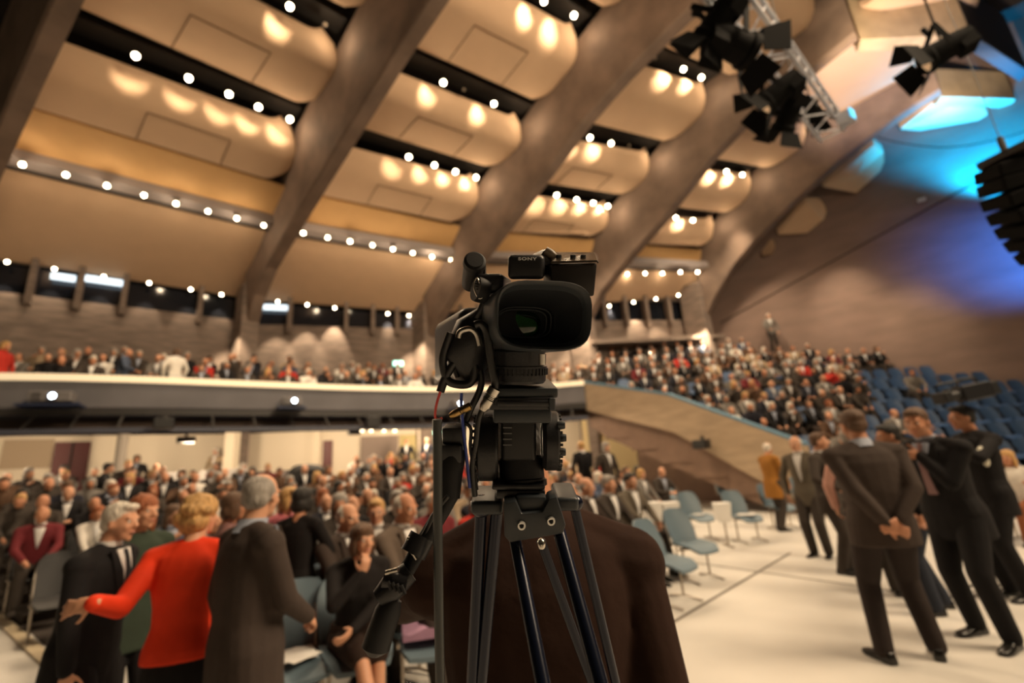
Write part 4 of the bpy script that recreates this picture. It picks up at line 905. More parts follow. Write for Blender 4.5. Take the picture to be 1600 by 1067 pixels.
REDJ = cloth('orange red jacket', (0.72, 0.045, 0.012), 0.75); GREENJ = cloth('dark green jacket', (0.035, 0.05, 0.035)); BLKD = cloth('black dress', (0.012, 0.010, 0.010)); PINK = cloth('dusty pink blouse', (0.42, 0.12, 0.14)); LILAC = cloth('lilac cloth', (0.34, 0.20, 0.30))
TIEP = cloth('dusky patterned tie', (0.28, 0.17, 0.17)); TIED = cloth('dark tie', (0.03, 0.03, 0.035))
BROWNJ = cloth('brown twill jacket', (0.030, 0.013, 0.008), 0.9, bump=0.35, bscale=10)
# ---- right group
# man seen from behind, hands clasped behind his back
f = Fig(1.06, build=1.16, yaw=12, pitch=10, lh=(-0.045, -0.20, 0.93), rh=(0.045, -0.20, 0.955), lp=(-1, -0.35, 0), rp=(1, -0.35, 0), lf=(-0.19, -0.02, 0.08), rf=(0.17, 0.05, 0.08), lfd=(-0.3, 1, 0), rfd=(0.35, 1, 0), side=0)
p = (gp(1385, 1028)+gp(1480, 1038))/2
suit('standing_person', f, SUITG, cloth('dark brown trousers', (0.03, 0.022, 0.02)), SKIN[1], HBROWN, 'short', p, 12, 'person seen from behind in grey brown suit, hands clasped behind the back, right side', shirt=SHIRTB,
     hands={-1: dict(d=(0.75, -0.25, -0.45), pn=(0.1, 1, 0.1), side=-1, curl=28, spread=3), 1: dict(d=(-0.8, -0.3, -0.35), pn=(-0.1, 1, 0.1), side=1, curl=26, spread=3)}, fat=1.1, hem=-0.17, flare=1.06, front=False)
# man with tie leaning in from the right
f = Fig(1.06, build=1.08, lean=8, yaw=14, pitch=8, lh=(0.00, 0.21, 1.37), lp=(-1, -0.3, -1.2), rh=(0.30, -0.03, 0.90), lf=(-0.16, 0.06, 0.08), rf=(0.13, -0.08, 0.08), neckf=0.01, twist=0)
p = (gp(1512, 1000)+gp(1592, 1004))/2
suit('standing_person', f, SUITB, SUITB, SKIN[1], HBROWN, 'short', p, 252, 'smiling person in black suit with dusky tie, one hand raised to the chest, far right', shirt=SHIRTB, tie=TIEP,
     hands={-1: dict(d=(0.45, 0.75, 0.2), pn=(0.75, -0.6, 0.0), side=-1, curl=14, spread=7, thumb=40)}, hem=-0.2)
# person between them, seen in profile
f = Fig(1.0, yaw=0, pitch=4, lf=(-0.12, 0.08, 0.08), rf=(0.12, -0.1, 0.08)); q, zt = ground_from_head(1383, 640, 5.0)
suit('standing_person', f, SUITC, cloth('dark blue jeans', (0.03, 0.035, 0.05)), SKIN[1], HBLACK, 'short', q, 285, 'dark haired person standing between the two suited persons, facing left', shirt=None, hem=-0.1)
# dark suited person left of the clasped hands
f = Fig(1.0, yaw=10, rh=(0.22, 0.2, 1.05), lf=(-0.11, 0.0, 0.08)); q, zt = ground_from_head(1270, 668, 6.6)
suit('standing_person', f, SUITC, SUITC, SKIN[0], HBROWN, 'short', q, 140, 'person in dark suit standing just left of the person with clasped hands', shirt=SHIRT, face=True)
f = Fig(1.0, yaw=0, lean=4); q, zt = ground_from_head(1238, 658, 7.6)
suit('standing_person', f, cloth('olive grey jacket', (0.12, 0.10, 0.075)), SUITC, SKIN[0], HWHITE, 'thin', q, 230, 'white haired person with glasses standing behind the dark suited person', shirt=SHIRT, glasses=True)
# pink shirted person mostly hidden behind the clasped hands
f = Fig(1.0, rh=(0.3, 0.05, 0.88)); q, zt = ground_from_head(1322, 672, 5.6)
suit('standing_person', f, cloth('salmon shirt', (0.55, 0.30, 0.24)), SUITC, SKIN[0], HGREY, 'short', q, 20, 'person in salmon coloured shirt hidden behind the person with clasped hands', hem=-0.12)
# man in ochre jacket
f = Fig(0.98, yaw=20, lean=3, lf=(-0.12, 0.06, 0.08), rf=(0.1, -0.08, 0.08), lh=(-0.22, 0.12, 0.86), rh=(0.2, 0.2, 0.9))
suit('standing_person', f, cloth('ochre brown jacket', (0.30, 0.13, 0.025)), SUITC, SKIN[1], HWHITE, 'thin', gp(1222, 829), 75, 'white haired person in long ochre jacket standing by the empty blue chairs', hem=-0.30, vox=0.015)
# ---- left group
f = Fig(0.885, lean=6, yaw=-8, pitch=4, rh=(0.24, 0.08, 0.86), lh=(-0.24, 0.0, 0.84), build=1.08); q, zt = ground_from_head(163, 796, 2.85)
suit('standing_person', f, SUITB, SUITB, SKIN[0], HWHITE, 'short', q, 82, 'white haired person in black suit facing right, at the lower left', shirt=SHIRT, tie=TIED, fat=1.06, hem=-0.26)
f = Fig(0.90, female=True, yaw=15, lh=(-0.2, 0.15, 0.9)); q, zt = ground_from_head(222, 785, 3.3)
r = suit('standing_person', f, GREENJ, SUITB, SKIN[0], HAUB, 'long', q, 120, 'auburn haired person in dark green jacket with gold necklace, behind the white haired one', hem=-0.2, flare=1.05)
T = lambda v: f.neck + f.sp @ (Vector(v)*f.k)
build(MB().tube([T((0.09*math.cos(a), 0.035+0.085*math.sin(a), -0.035-0.055*math.sin(a))) for a in [math.pi*j/12 for j in range(13)]], 0.008, 8), 'necklace', mat('gold', (0.6, 0.36, 0.1), 0.3, 1.0), r, 60)
# woman in red
q, zt = ground_from_head(306, 782, 2.72)
def tolocal(w, root, az, k): d = Matrix.Rotation(R(az), 3, 'Z') @ (Vector(w)-Vector(root)); return tuple(d/k)
hw_ = aty(146, 942, 2.30)
f = Fig(0.885, female=True, build=1.12, yaw=-30, lean=4, lh=tolocal(hw_, q, -14, 0.885), lp=(-0.2, -0.8, -0.6), rh=(0.25, 0.2, 1.0), lf=(-0.1, 0, 0.08))
suit('standing_person', f, REDJ, None, SKIN[0], HBLOND, 'curly', q, -14, 'blond person in orange red jacket seen from behind, arm stretched to the left', skirt=(SUITB, [(-0.80, 0.20, 0.14), (-0.45, 0.205, 0.15), (-0.1, 0.185, 0.14), (0.08, 0.15, 0.12)]),
     hands={-1: dict(d=(-0.95, 0.15, -0.12), pn=(0.1, 1, -0.3), side=1, curl=10, spread=8, thumb=40)}, hem=-0.06, flare=1.0, waist=0.92, vox=0.010)
f = Fig(0.94, yaw=28, pitch=4, lh=(-0.26, 0.02, 0.88), rh=(0.10, 0.27, 1.0), rp=(1, -0.9, -0.5), build=1.12); q, zt = ground_from_head(402, 746, 2.5)
suit('standing_person', f, SUITG, SUITC, SKIN[0], HGREY, 'thin', q, 38, 'tall balding grey haired person in dark suit seen from behind, beside the red jacket', shirt=SHIRTB, hem=-0.27, hands={1: dict(pn=(-0.6, 0, -0.6), curl=45, side=1)}, fat=1.05)
f = Fig(0.88, female=True, yaw=-10, rh=(0.2, 0.25, 1.0), lh=(-0.24, 0.08, 0.95)); q, zt = ground_from_head(470, 785, 4.2)
suit('standing_person', f, BLKD, None, SKIN[1], HBLACK, 'bob', q, 10, 'black haired person in black dress seen from behind, by the blue chairs', skirt=(BLKD, [(-0.45, 0.18, 0.14), (-0.1, 0.19, 0.14), (0.08, 0.15, 0.12)]), hem=-0.06, bare_legs=True, top_inflate=0.006)
f = Fig(0.88, female=True); q, zt = ground_from_head(360, 795, 3.9)
suit('standing_person', f, cloth('mauve brown top', (0.22, 0.11, 0.10)), SUITC, SKIN[1], HBROWN, 'bob', q, 60, 'brown haired person in mauve top between the red jacket and the tall suit')
f = Fig(0.89, female=True, lean=10); q, zt = ground_from_head(432, 782, 4.5)
suit('standing_person', f, PINK, SUITC, SKIN[0], HBLOND, 'bob', q, 100, 'person in dusty pink blouse behind the tall balding person')
# ---- cameraman in the centre
f = Fig(1.0, build=1.14, shdrop=0.045, yaw=4, pitch=20, neckf=0.02, lh=(-0.34, 0.50, 1.22), lp=(-1, 0.0, -0.4), rh=(0.20, 0.10, 0.90), rp=(0.25, -1, 0)); 
CAMP = Vector((0.075, 1.12, -0.035))
suit('camera_operator', f, BROWNJ, SUITC, SKIN[1], HBLACK, 'short', Vector((0.01, 1.18, 0)), -2, 'person in dark brown jacket seen from behind, directly behind the tripod', hem=-0.06, flare=1.05, vox=0.008, front=False, top_inflate=0.02, fat=1.05)
# ---- operator with the shoulder camera at the right
f = Fig(1.08, yaw=-5, rh=(0.16, 0.30, 1.50), lh=(-0.12, 0.34, 1.42), rp=(1, 0, -1), lp=(-1, 0, -1)); q, zt = ground_from_head(1500, 625, 5.2)
RO = suit('camera_operator', f, SUITB, SUITB, SKIN[1], HBLACK, 'short', q, 275, 'dark dressed person carrying a camera on the shoulder, right edge', face=True)
# ================================================================== camcorder and tripod (real size, 0.6 m from the lens)
RUB = mat('black rubber', (0.010, 0.010, 0.011), 0.55, spec=0.4); PLA = mat('satin black housing', (0.014, 0.014, 0.016), 0.38, spec=0.5, bump=0.05, bscale=300)
HOODM = mat('dark slate hood plastic', (0.028, 0.034, 0.040), 0.42, spec=0.5); HIN = mat('matt black hood inside', (0.008, 0.010, 0.014), 0.7)
STEEL = mat('brushed steel', (0.62, 0.58, 0.52), 0.25, 1.0); BRASS = mat('brass connector', (0.5, 0.32, 0.12), 0.3, 1.0)
TUBE_M = mat('blue black anodised tube', (0.006, 0.009, 0.022), 0.25, 0.3); CAST = mat('grey black casting', (0.030, 0.036, 0.042), 0.42, spec=0.5)
LENSG = mat('coated lens glass', (0.004, 0.012, 0.006), 0.04, spec=1.0, coat=1.0)
WHITEP = mat('white print', (0.75, 0.75, 0.75), 0.5)
def Pd(x, y, d): return atd(x, y, d)
def sring(cx, cy, hw, hh, d, n=36, pw=3.0, rot=0.0, sk=0.0):
    out = []
    for i in range(n):
        a = 2*math.pi*i/n; ca, sa = math.cos(a), math.sin(a)
        x = hw*math.copysign(abs(ca)**(2/pw), ca); y = hh*math.copysign(abs(sa)**(2/pw), sa); x += sk*y
        xr = x*math.cos(rot)-y*math.sin(rot); yr = x*math.sin(rot)+y*math.cos(rot); out.append(Pd(cx+xr, cy+yr, d))
    return out
def pbox(x0, y0, x1, y1, d0, d1, shear=(0, 0), grow=1.0):
    """box whose near face covers the given picture rectangle at distance d0; the far face keeps its true size."""
    a = [Pd(x, y, d0) for x, y in ((x0, y0), (x1, y0), (x1, y1), (x0, y1))]; v = W_*(d1-d0) + R_*shear[0] + U_*shear[1]
    return a, [p+v for p in a]
def badd(mb, *a, **k): n, f = pbox(*a, **k); mb.hexa(n, f); return mb
CC = empty('video_camera', Pd(805, 600, 0.68)); C0 = CC.location.copy()
def cb(mb, name, m, parent=CC, smooth=None, bevel=0.0, root=None, bseg=2):
    r = C0 if root is None else root
    mb.v = [v-r for v in mb.v]; return build(mb, name, m, parent, smooth, bevel, bseg)
# lens hood: outer shell, rim, inside walls
o = MB(); D = 0.60; sh = R_*-0.004
def rot_ring(r, dv): return [p+dv for p in r]
axis = (W_*1.0 + R_*-0.42 + U_*-0.12).normalized()      # the camera looks slightly to the right of the viewer
base = sring(849, 493, 76, 55, D, pw=3.4, rot=R(2))
cen = sum(base, Vector())/len(base)
def hr(scale_w, scale_h, t, c0=cen, src=base): 
    return [c0 + R_*((p-c0).dot(R_)*scale_w) + U_*((p-c0).dot(U_)*scale_h) + W_*((p-c0).dot(W_)) + axis*t for p in src]
o.loft([hr(0.86, 0.74, 0.085), hr(0.98, 0.95, 0.055), hr(1.0, 1.0, 0.010), hr(1.0, 1.0, 0.0), hr(0.975, 0.965, -0.003), hr(0.93, 0.90, -0.001), hr(0.90, 0.86, 0.004), hr(0.885, 0.78, 0.010)], caps=False)
hood = cb(o, 'lens_hood', HOODM, smooth=35)
o = MB().loft([hr(0.885, 0.78, 0.010), hr(0.86, 0.70, 0.02), hr(0.70, 0.52, 0.055), hr(0.66, 0.50, 0.058), hr(0.62, 0.46, 0.075), hr(0.50, 0.40, 0.080)], caps=False); cb(o, 'hood_inside', HIN, hood, smooth=20, root=C0)
r4 = MB()
for t, s_ in ((0.060, 0.60), (0.066, 0.54)): r4.tube(hr(s_, s_*0.78, t)+[hr(s_, s_*0.78, t)[0]], 0.0012, 6)
cb(r4, 'baffle', HOODM, hood, root=C0)
lc = cen + axis*0.088
q = Matrix((R_, axis, U_)).transposed()
o = MB().ell(lc, (0.040, 0.014, 0.030), q, 28); cb(o, 'front_lens', LENSG, hood, 60)
o = MB().ell(lc-axis*0.0105-R_*0.006-U_*0.004, (0.033, 0.0045, 0.019), q, 24); cb(o, 'lens_coating', mat('green lens coating', (0.02, 0.09, 0.02), 0.08, spec=1.0, emit=(0.10, 0.22, 0.05), es=0.0), hood, 60)  # green reflection of the lens coating put into the base colour
g = MB()
for i in range(2): c = cen + R_*(-0.008+0.068*i)*0 + R_*0.004 - U_*0.0485 + axis*0.012; 
g.cyl(c, c-U_*0.014, 0.005, 0.0045, 14); cb(g, 'hood_screw', STEEL, hood, 40)
# barrel and body behind the hood
bc = cen + axis*0.08
o = MB().tube([cen+axis*0.075, cen+axis*0.12-U_*0.004, cen+axis*0.125-U_*0.004, cen+axis*0.20-U_*0.01], [0.048, 0.048, 0.052, 0.052], 36)
for k in range(3): o.tube([cen+axis*(0.128+0.022*k)-U_*0.006, cen+axis*(0.140+0.022*k)-U_*0.006], 0.0545, 36)
cb(o, 'lens_barrel', PLA, smooth=35)
o = MB(); Bq = Matrix((R_, axis, U_)).transposed(); bm_c = cen + axis*0.27 - U_*0.018
o.box(bm_c, (0.115, 0.19, 0.125), Bq); cb(o, 'body', PLA, bevel=0.018, smooth=40, bseg=4)
# lower lens ring and body base seen under the hood
o = MB(); c = Pd(812, 578, 0.66)
o.lathe([(0.034, -0.018), (0.037, -0.014), (0.037, -0.004), (0.0385, -0.003), (0.0385, 0.006), (0.036, 0.007), (0.036, 0.026), (0.033, 0.03)], c, U_, 36)
cb(o, 'body_base', PLA, smooth=35)
g = MB()
for a in range(0, 360, 9): v = R_*math.cos(R(a))+W_*math.sin(R(a)); g.box(c+v*0.0385-U_*0.0015, (0.003, 0.003, 0.009), Matrix((v, v.cross(U_), U_)).transposed())
cb(g, 'ring_grip', RUB)
# grip side with hand strap at the left
o = MB().tube([Pd(772, 490, 0.70), Pd(742, 520, 0.68), Pd(728, 556, 0.68), Pd(735, 590, 0.69)], [0.020, 0.032, 0.034, 0.022], 24); cb(o, 'grip', PLA, smooth=50)
o = MB(); pts = [(775, 470), (752, 482), (726, 507), (712, 535), (708, 562), (716, 590)]
rings = []
for i, (x, y) in enumerate(pts):
    p = Pd(x, y, 0.66); rings.append([p+W_*0.0, p+W_*0.045, p+W_*0.045-R_*0.004, p-R_*0.004])
o.loft(rings); cb(o, 'hand_strap', RUB, smooth=60)
o = MB().tube(catmull([Pd(*p, 0.645) for p in ((716, 528), (720, 518), (735, 514), (745, 522), (750, 540))], 5), 0.0045, 10); cb(o, 'grip_highlight', STEEL, smooth=60)  # steel curve drawn for the highlight along the grip
# viewfinder, eye cup and microphone mount at the upper left
o = MB(); a, b = Pd(742, 410, 0.66), Pd(742, 432, 0.72)
o.lathe([(0.010, -0.012), (0.0155, -0.010), (0.0165, -0.002), (0.0145, 0.0), (0.0145, 0.03), (0.0135, 0.05)], Pd(741, 414, 0.66), (W_-U_*0.5-R_*0.2), 26); o.lathe([(0.0, -0.006), (0.012, -0.0061), (0.012, -0.013), (0.0, -0.0132)], Pd(741, 414, 0.66), (W_-U_*0.5-R_*0.2), 22)
badd(o, 735, 412, 758, 436, 0.67, 0.70); cb(o, 'microphone_holder', RUB, smooth=35, bevel=0.0)
vf = cb(badd(MB(), 742, 427, 786, 458, 0.645, 0.73, shear=(0.012, 0.004)), 'viewfinder', PLA, bevel=0.006, bseg=3, smooth=40)
o = MB().lathe([(0.0, -0.004), (0.017, -0.004), (0.018, 0.0), (0.018, 0.012), (0.0, 0.012)], Pd(747, 452, 0.65), (W_*0.5+R_*0.9-U_*0.2), 26)
for k in range(6): o.tube([Pd(740+1.6*k, 438+4.5*k, 0.642), Pd(752+1.6*k, 441+4.5*k, 0.640)], 0.0009, 6)
cb(o, 'focus_dial', RUB, vf, 40)
o = MB().tube(catmull([Pd(*p, 0.64) for p in ((741, 441), (745, 434), (752, 447), (756, 462), (748, 466), (741, 452), (741, 441))], 4), 0.0012, 8); cb(o, 'dial_rim', STEEL, vf, 60)
o = MB().tube([Pd(762, 462, 0.66), Pd(752, 485, 0.66), Pd(740, 505, 0.67)], 0.006, 12); cb(o, 'viewfinder_arm', PLA, smooth=50)
o = MB(); badd(o, 728, 503, 776, 512, 0.655, 0.68); cb(o, 'hinge', PLA, bevel=0.002)
# monitor on the handle
lcdn, lcdf = pbox(793, 398, 851, 437, 0.635, 0.70, shear=(0.006, 0.012))
o = MB().hexa(lcdn, lcdf); lcd = cb(o, 'monitor', PLA, bevel=0.007, bseg=4, smooth=40)
tx = bpy.data.curves.new('lettering', 'FONT'); tx.body = 'SONY'; tx.size = 0.0064; tx.extrude = 0.0002; tx.align_x = 'CENTER'; tx.align_y = 'CENTER'; tx.space_character = 1.15; tx.offset = 0.0002
_t = bpy.data.objects.new('lettering_source', tx); COL.objects.link(_t); _dg = bpy.context.evaluated_depsgraph_get(); _dg.update()
_me = bpy.data.meshes.new_from_object(_t.evaluated_get(_dg)); bpy.data.objects.remove(_t, do_unlink=True); _me.materials.clear(); _me.materials.append(WHITEP)
to = link('lettering', _me, lcd)
to.matrix_world = Matrix((R_*1.35, U_*0.85, -W_)).transposed().to_4x4(); to.location = Pd(824, 404.5, 0.6335)-C0
o = MB().tube(catmull([Pd(852, 392, 0.66), Pd(862, 398, 0.66), Pd(868, 410, 0.665), Pd(858, 430, 0.67)], 5), [0.0065]*16, 14)
cb(o, 'handle_front', mat('handle painted beige lit', (0.16, 0.12, 0.08), 0.35), smooth=60)  # beige light on the handle painted into its colour
o = MB().tube([Pd(858, 402, 0.665), Pd(852, 402, 0.70), Pd(830, 410, 0.86)], [0.012, 0.012, 0.012], 16); cb(o, 'top_handle', PLA, smooth=50)
# audio unit at the right of the handle
o = MB(); f1 = [Pd(*p, 0.635) for p in ((861, 413), (934, 411), (929, 463), (862, 463))]; bk = [Pd(*p, 0.635)+W_*0.07+U_*0.012-R_*0.008 for p in ((863, 413), (926, 411), (922, 463), (864, 463))]
au = cb(MB().hexa(f1, bk), 'audio_unit', mat('dark brown black housing', (0.016, 0.012, 0.010), 0.5), bevel=0.003, smooth=40)
o = MB(); t1 = [Pd(*p, 0.634) for p in ((861, 412), (934, 410))]; t2 = [Pd(*p, 0.68) for p in ((929, 397), (868, 397))]; up = U_*0.003
o.hexa([t1[0], t1[1], t2[0], t2[1]], [p+up for p in (t1[0], t1[1], t2[0], t2[1])]); cb(o, 'control_panel', mat('glossy control panel', (0.05, 0.04, 0.03), 0.15, 0.3), au, bevel=0.001)
for i, x in enumerate((873, 895, 911)):
    o = MB().lathe([(0.003, 0), (0.0042, 0.001), (0.0038, 0.008), (0.0, 0.0085)], Pd(x, 407, 0.655), U_-W_*0.3, 16); cb(o, 'knob', [STEEL, RUB, RUB][i] if i == 1 else RUB, au, 40)
for x0, x1 in ((880, 890), (900, 906), (918, 927)):
    o = MB(); o.tube([Pd(x0, 409, 0.65), Pd(x1, 409, 0.65)], 0.0016, 8); cb(o, 'switch', mat('pale switch', (0.55, 0.45, 0.33), 0.3), au, 40)
o = MB().tube([Pd(869, 397, 0.675), Pd(905, 396, 0.675), Pd(928, 397, 0.675), Pd(934, 410, 0.640)], 0.0012, 8); cb(o, 'guard_rail', RUB, au, 40)
tag(CC, 'large black video camera on the tripod in the middle, its hood towards the viewer', 'video camera')
# connectors and cables
def cable(pts, r, m, label, d=0.64, name='cable', group=None, dd=None):
    P = [Pd(x, y, d if dd is None else dd[i]) for i, (x, y) in enumerate(pts)]
    return tag(build(MB().tube(catmull(P, 6), r, 12), name, m, None, 60), label, 'cable', group)
CB = mat('black rubber cable', (0.012, 0.012, 0.012), 0.35, spec=0.6)
cable([(742, 508), (752, 506), (761, 520), (765, 550), (770, 580), (774, 596), (772, 610)], 0.0055, CB, 'thick black cable looping down the left side of the video camera', 0.628)
cable([(757, 634), (748, 655), (744, 690), (738, 730), (742, 775)], 0.0042, CB, 'black cable running down behind the silver connector', 0.645)
cable([(704, 520), (692, 560), (697, 590), (712, 600), (735, 598), (742, 575), (735, 560), (712, 566), (696, 590), (688, 612)], 0.006, CB, 'black cable loop left of the video camera grip', 0.66)
cable([(688, 612), (682, 632), (680, 650), (684, 655), (691, 653)], 0.0018, mat('pink red wire', (0.75, 0.08, 0.07), 0.4), 'thin pink red wire hooking below the black cable loop', 0.64)
cable([(721, 614), (721, 640), (725, 680), (729, 715), (734, 762)], 0.0022, mat('blue cable', (0.03, 0.06, 0.35), 0.3), 'thin blue cable hanging left of the tripod head', 0.64)
cable([(716, 656), (735, 668), (735, 700), (741, 735), (745, 765)], 0.0025, CB, 'thin black cable beside the blue one', 0.65)
cable([(730, 520), (745, 560), (752, 600), (735, 640), (727, 660)], 0.005, CB, 'black cable crossing behind the gold connector', 0.67)
def connector(a, b, r, m, label, d=0.62):
    A, B = Pd(*a, d), Pd(*b, d); o = empty('cable_connector', A); t = B-A; L = t.length
    build(MB().lathe([(r*0.7, 0), (r, 0.001), (r, L*0.3), (r*0.86, L*0.32), (r*0.86, L*0.5), (r*0.95, L*0.52), (r*0.95, L*0.8), (r*0.6, L)], (0, 0, 0), t, 24), 'shell', m, o, 35)
    g = MB()
    for k in range(3): g.lathe([(r*0.96, L*(0.36+0.06*k)), (r*1.02, L*(0.37+0.06*k)), (r*0.96, L*(0.385+0.06*k))], (0, 0, 0), t, 20)
    build(g, 'grip_ring', RUB, o, 35); tag(o, label, 'connector')
connector((774, 606), (754, 641), 0.0085, STEEL, 'silver cable connector hanging diagonally left of the camera base')
connector((736, 634), (703, 650), 0.0055, BRASS, 'gold cable connector left of the silver one', 0.625)
# ---------------- tripod with fluid head
TP = empty('tripod', Vector((Pd(815, 800, 0.70).x, Pd(815, 800, 0.70).y, 0.0))); T0_ = TP.location.copy()
def tb(mb, name, m, parent=TP, smooth=None, bevel=0.0, bseg=2): mb.v = [v-T0_ for v in mb.v]; return build(mb, name, m, parent, smooth, bevel, bseg)
hd_ = tb(badd(MB(), 769, 606, 872, 622, 0.64, 0.80), 'sliding_plate', CAST, bevel=0.003, smooth=40)
tb(badd(badd(MB(), 764, 621, 866, 641, 0.635, 0.76), 776, 626, 862, 636, 0.632, 0.64), 'plate_carrier', PLA, bevel=0.0025, smooth=40)
tb(badd(MB(), 858, 622, 868, 642, 0.630, 0.66), 'plate_lock', CAST, bevel=0.002)
def disc(x, y, r, d, w, name, m, ax=None):
    c = Pd(x, y, d); ax = ax or R_
    o = MB().lathe([(0, -w/2), (r*0.55, -w/2), (r*0.6, -w/2-0.002), (r*0.85, -w/2-0.002), (r, -w/2+0.003), (r, w/2-0.003), (r*0.95, w/2), (0, w/2)], c, ax, 40)
    return tb(o, name, m, smooth=35)
tb(badd(MB(), 770, 640, 862, 662, 0.65, 0.75), 'head_yoke', CAST, bevel=0.004, smooth=40)
disc(763, 700, 0.047, 0.69, 0.030, 'drag_drum', PLA); disc(860, 688, 0.043, 0.69, 0.022, 'drag_drum', PLA)
for x, y, r in ((745, 700, 0.047), (872, 690, 0.040)):
    c = Pd(x, y, 0.69); g = MB()
    for a in range(0, 360, 12):
        v = U_*math.cos(R(a))+W_*math.sin(R(a)); g.box(c+v*r, (0.006, 0.0035, 0.0035), Matrix((R_, v, R_.cross(v))).transposed())
    tb(g, 'drum_grip', RUB)
tb(badd(MB(), 783, 655, 838, 722, 0.66, 0.73), 'head_block', mat('dark head block', (0.010, 0.010, 0.011), 0.5), bevel=0.006, smooth=40, bseg=3)
g = MB(); [g.tube([Pd(786+0.0*k, 668+9*k, 0.655), Pd(800, 668+9*k, 0.655)], 0.0008, 6) for k in range(4)]; tb(g, 'scale_marks', mat('grey print', (0.2, 0.2, 0.2), 0.6))
for x, y in ((745, 690), (876, 664), (878, 684), (877, 706)):
    tb(MB().lathe([(0, -0.004), (0.005, -0.004), (0.006, 0), (0.005, 0.006), (0, 0.006)], Pd(x, y, 0.66), R_, 16), 'head_knob', CAST, smooth=40)
zc = Pd(815, 735, 0.69)
tb(MB().lathe([(0.030, 0.020), (0.033, 0.016), (0.033, -0.012), (0.036, -0.014), (0.036, -0.022), (0.030, -0.026)], zc, (0, 0, 1), 36), 'pan_base', PLA, smooth=35)
tb(badd(badd(MB(), 768, 757, 852, 766, 0.645, 0.76), 775, 766, 852, 780, 0.65, 0.74), 'levelling_plate', PLA, bevel=0.003, smooth=40)
o = MB(); badd(o, 806, 776, 854, 802, 0.635, 0.70); tb(o, 'bowl_clamp', CAST, bevel=0.004, smooth=40)
# crown casting with the two bolts
o = MB(); fr = [(787, 786), (806, 783), (815, 803), (848, 800), (858, 780), (870, 776), (884, 820), (880, 834), (797, 848), (788, 838)]
near = [Pd(x, y, 0.625) for x, y in fr]; o.prism(near, W_*0.035); crown = tb(o, 'crown', CAST, bevel=0.002, smooth=30)
for x, y in ((815, 821), (861, 814)):
    g = MB().lathe([(0.0030, -0.001), (0.0030, -0.003), (0.0052, -0.003), (0.0056, 0.0), (0.0056, 0.004), (0, 0.004)], Pd(x, y, 0.622), W_, 24); g.v = [v-T0_ for v in g.v]; b_ = build(g, 'bolt', mat('bright bolt ring', (0.75, 0.75, 0.72), 0.3, 0.7), crown, 35)
    g = MB().cyl(Pd(x, y, 0.6185), Pd(x, y, 0.621), 0.0031, seg=16); g.v = [v-T0_ for v in g.v]; build(g, 'bolt_head', RUB, b_)
tb(badd(MB(), 735, 784, 786, 806, 0.66, 0.74), 'bowl_shoulder', CAST, bevel=0.006, smooth=40, bseg=3); tb(badd(MB(), 868, 778, 905, 800, 0.68, 0.76), 'bowl_shoulder', CAST, bevel=0.006, smooth=40, bseg=3)
# three legs, each a pair of tubes
def leg(ps, d0, d1, r):
    """ps: list of (top px, px at y=1067) pairs; the tube is carried on to the floor."""
    lg = None
    for (x0, y0), (x1, y1) in ps:
        a = Pd(x0, y0, d0); b = Pd(x1, y1, d1); t = (b-a); t = t*((a.z-0.02)/(a.z-b.z)); e = a+t
        if lg is None: lg = tb(MB().tube([a, a+t*0.5, e], [r, r, r*0.9], 20), 'leg', TUBE_M, smooth=50); first = (a, t)
        else: g = MB().tube([a, a+t*0.5, e], [r, r, r*0.9], 20); g.v = [v-T0_ for v in g.v]; build(g, 'tube', TUBE_M, lg, 50)
    a, t = first; g = MB().ell(a+t*1.0, (0.02, 0.02, 0.018)); g.v = [v-T0_ for v in g.v]; build(g, 'rubber_foot', RUB, lg, 50)
leg([((804, 842), (848, 1067)), ((873, 828), (938, 1067))], 0.64, 0.52, 0.0088)
leg([((752, 790), (738, 1067)), ((776, 800), (752, 1067))], 0.70, 0.72, 0.0095)
leg([((896, 784), (962, 1067)), ((845, 845), (925, 1067))], 0.73, 0.75, 0.0075)
tb(MB().ell(Pd(752, 790, 0.69), (0.017, 0.017, 0.017)), 'leg_joint', TUBE_M, smooth=50); tb(MB().ell(Pd(898, 786, 0.72), (0.013, 0.013, 0.013)), 'leg_joint', TUBE_M, smooth=50)
tb(MB().ell(Pd(846, 850, 0.66), (0.006, 0.006, 0.008)), 'spreader_hook', STEEL, smooth=50)
tag(TP, 'black fluid head tripod carrying the video camera', 'tripod')
# pan handle with its remote control
PH = empty('pan_handle', Pd(735, 700, 0.66)); H0 = PH.location.copy()
def hb(mb, name, m, smooth=50, bevel=0.0, parent=PH): mb.v = [v-H0 for v in mb.v]; return build(mb, name, m, parent, smooth, bevel)
hb(badd(badd(MB(), 690, 668, 725, 700, 0.64, 0.68), 682, 695, 722, 725, 0.63, 0.67), 'handle_clamp', PLA, 40, 0.004)
hb(MB().tube([Pd(712, 700, 0.65), Pd(700, 740, 0.64), Pd(700, 780, 0.63)], [0.016, 0.020, 0.016], 20), 'rosette', RUB)
hb(MB().tube([Pd(705, 770, 0.63), Pd(690, 800, 0.62), Pd(655, 858, 0.60), Pd(612, 930, 0.57)], [0.012, 0.0105, 0.0105, 0.010], 18), 'rod', RUB)
hb(MB().tube([Pd(660, 838, 0.595), Pd(645, 866, 0.585)], [0.0165, 0.0165], 20).tube([Pd(636, 846, 0.59), Pd(662, 860, 0.59)], 0.008, 14), 'rod_clamp', PLA)
hb(MB().cyl(Pd(637, 842, 0.585), Pd(655, 838, 0.585), 0.0028, seg=10).cyl(Pd(640, 856, 0.58), Pd(650, 874, 0.58), 0.002, seg=10), 'clamp_screw', STEEL)
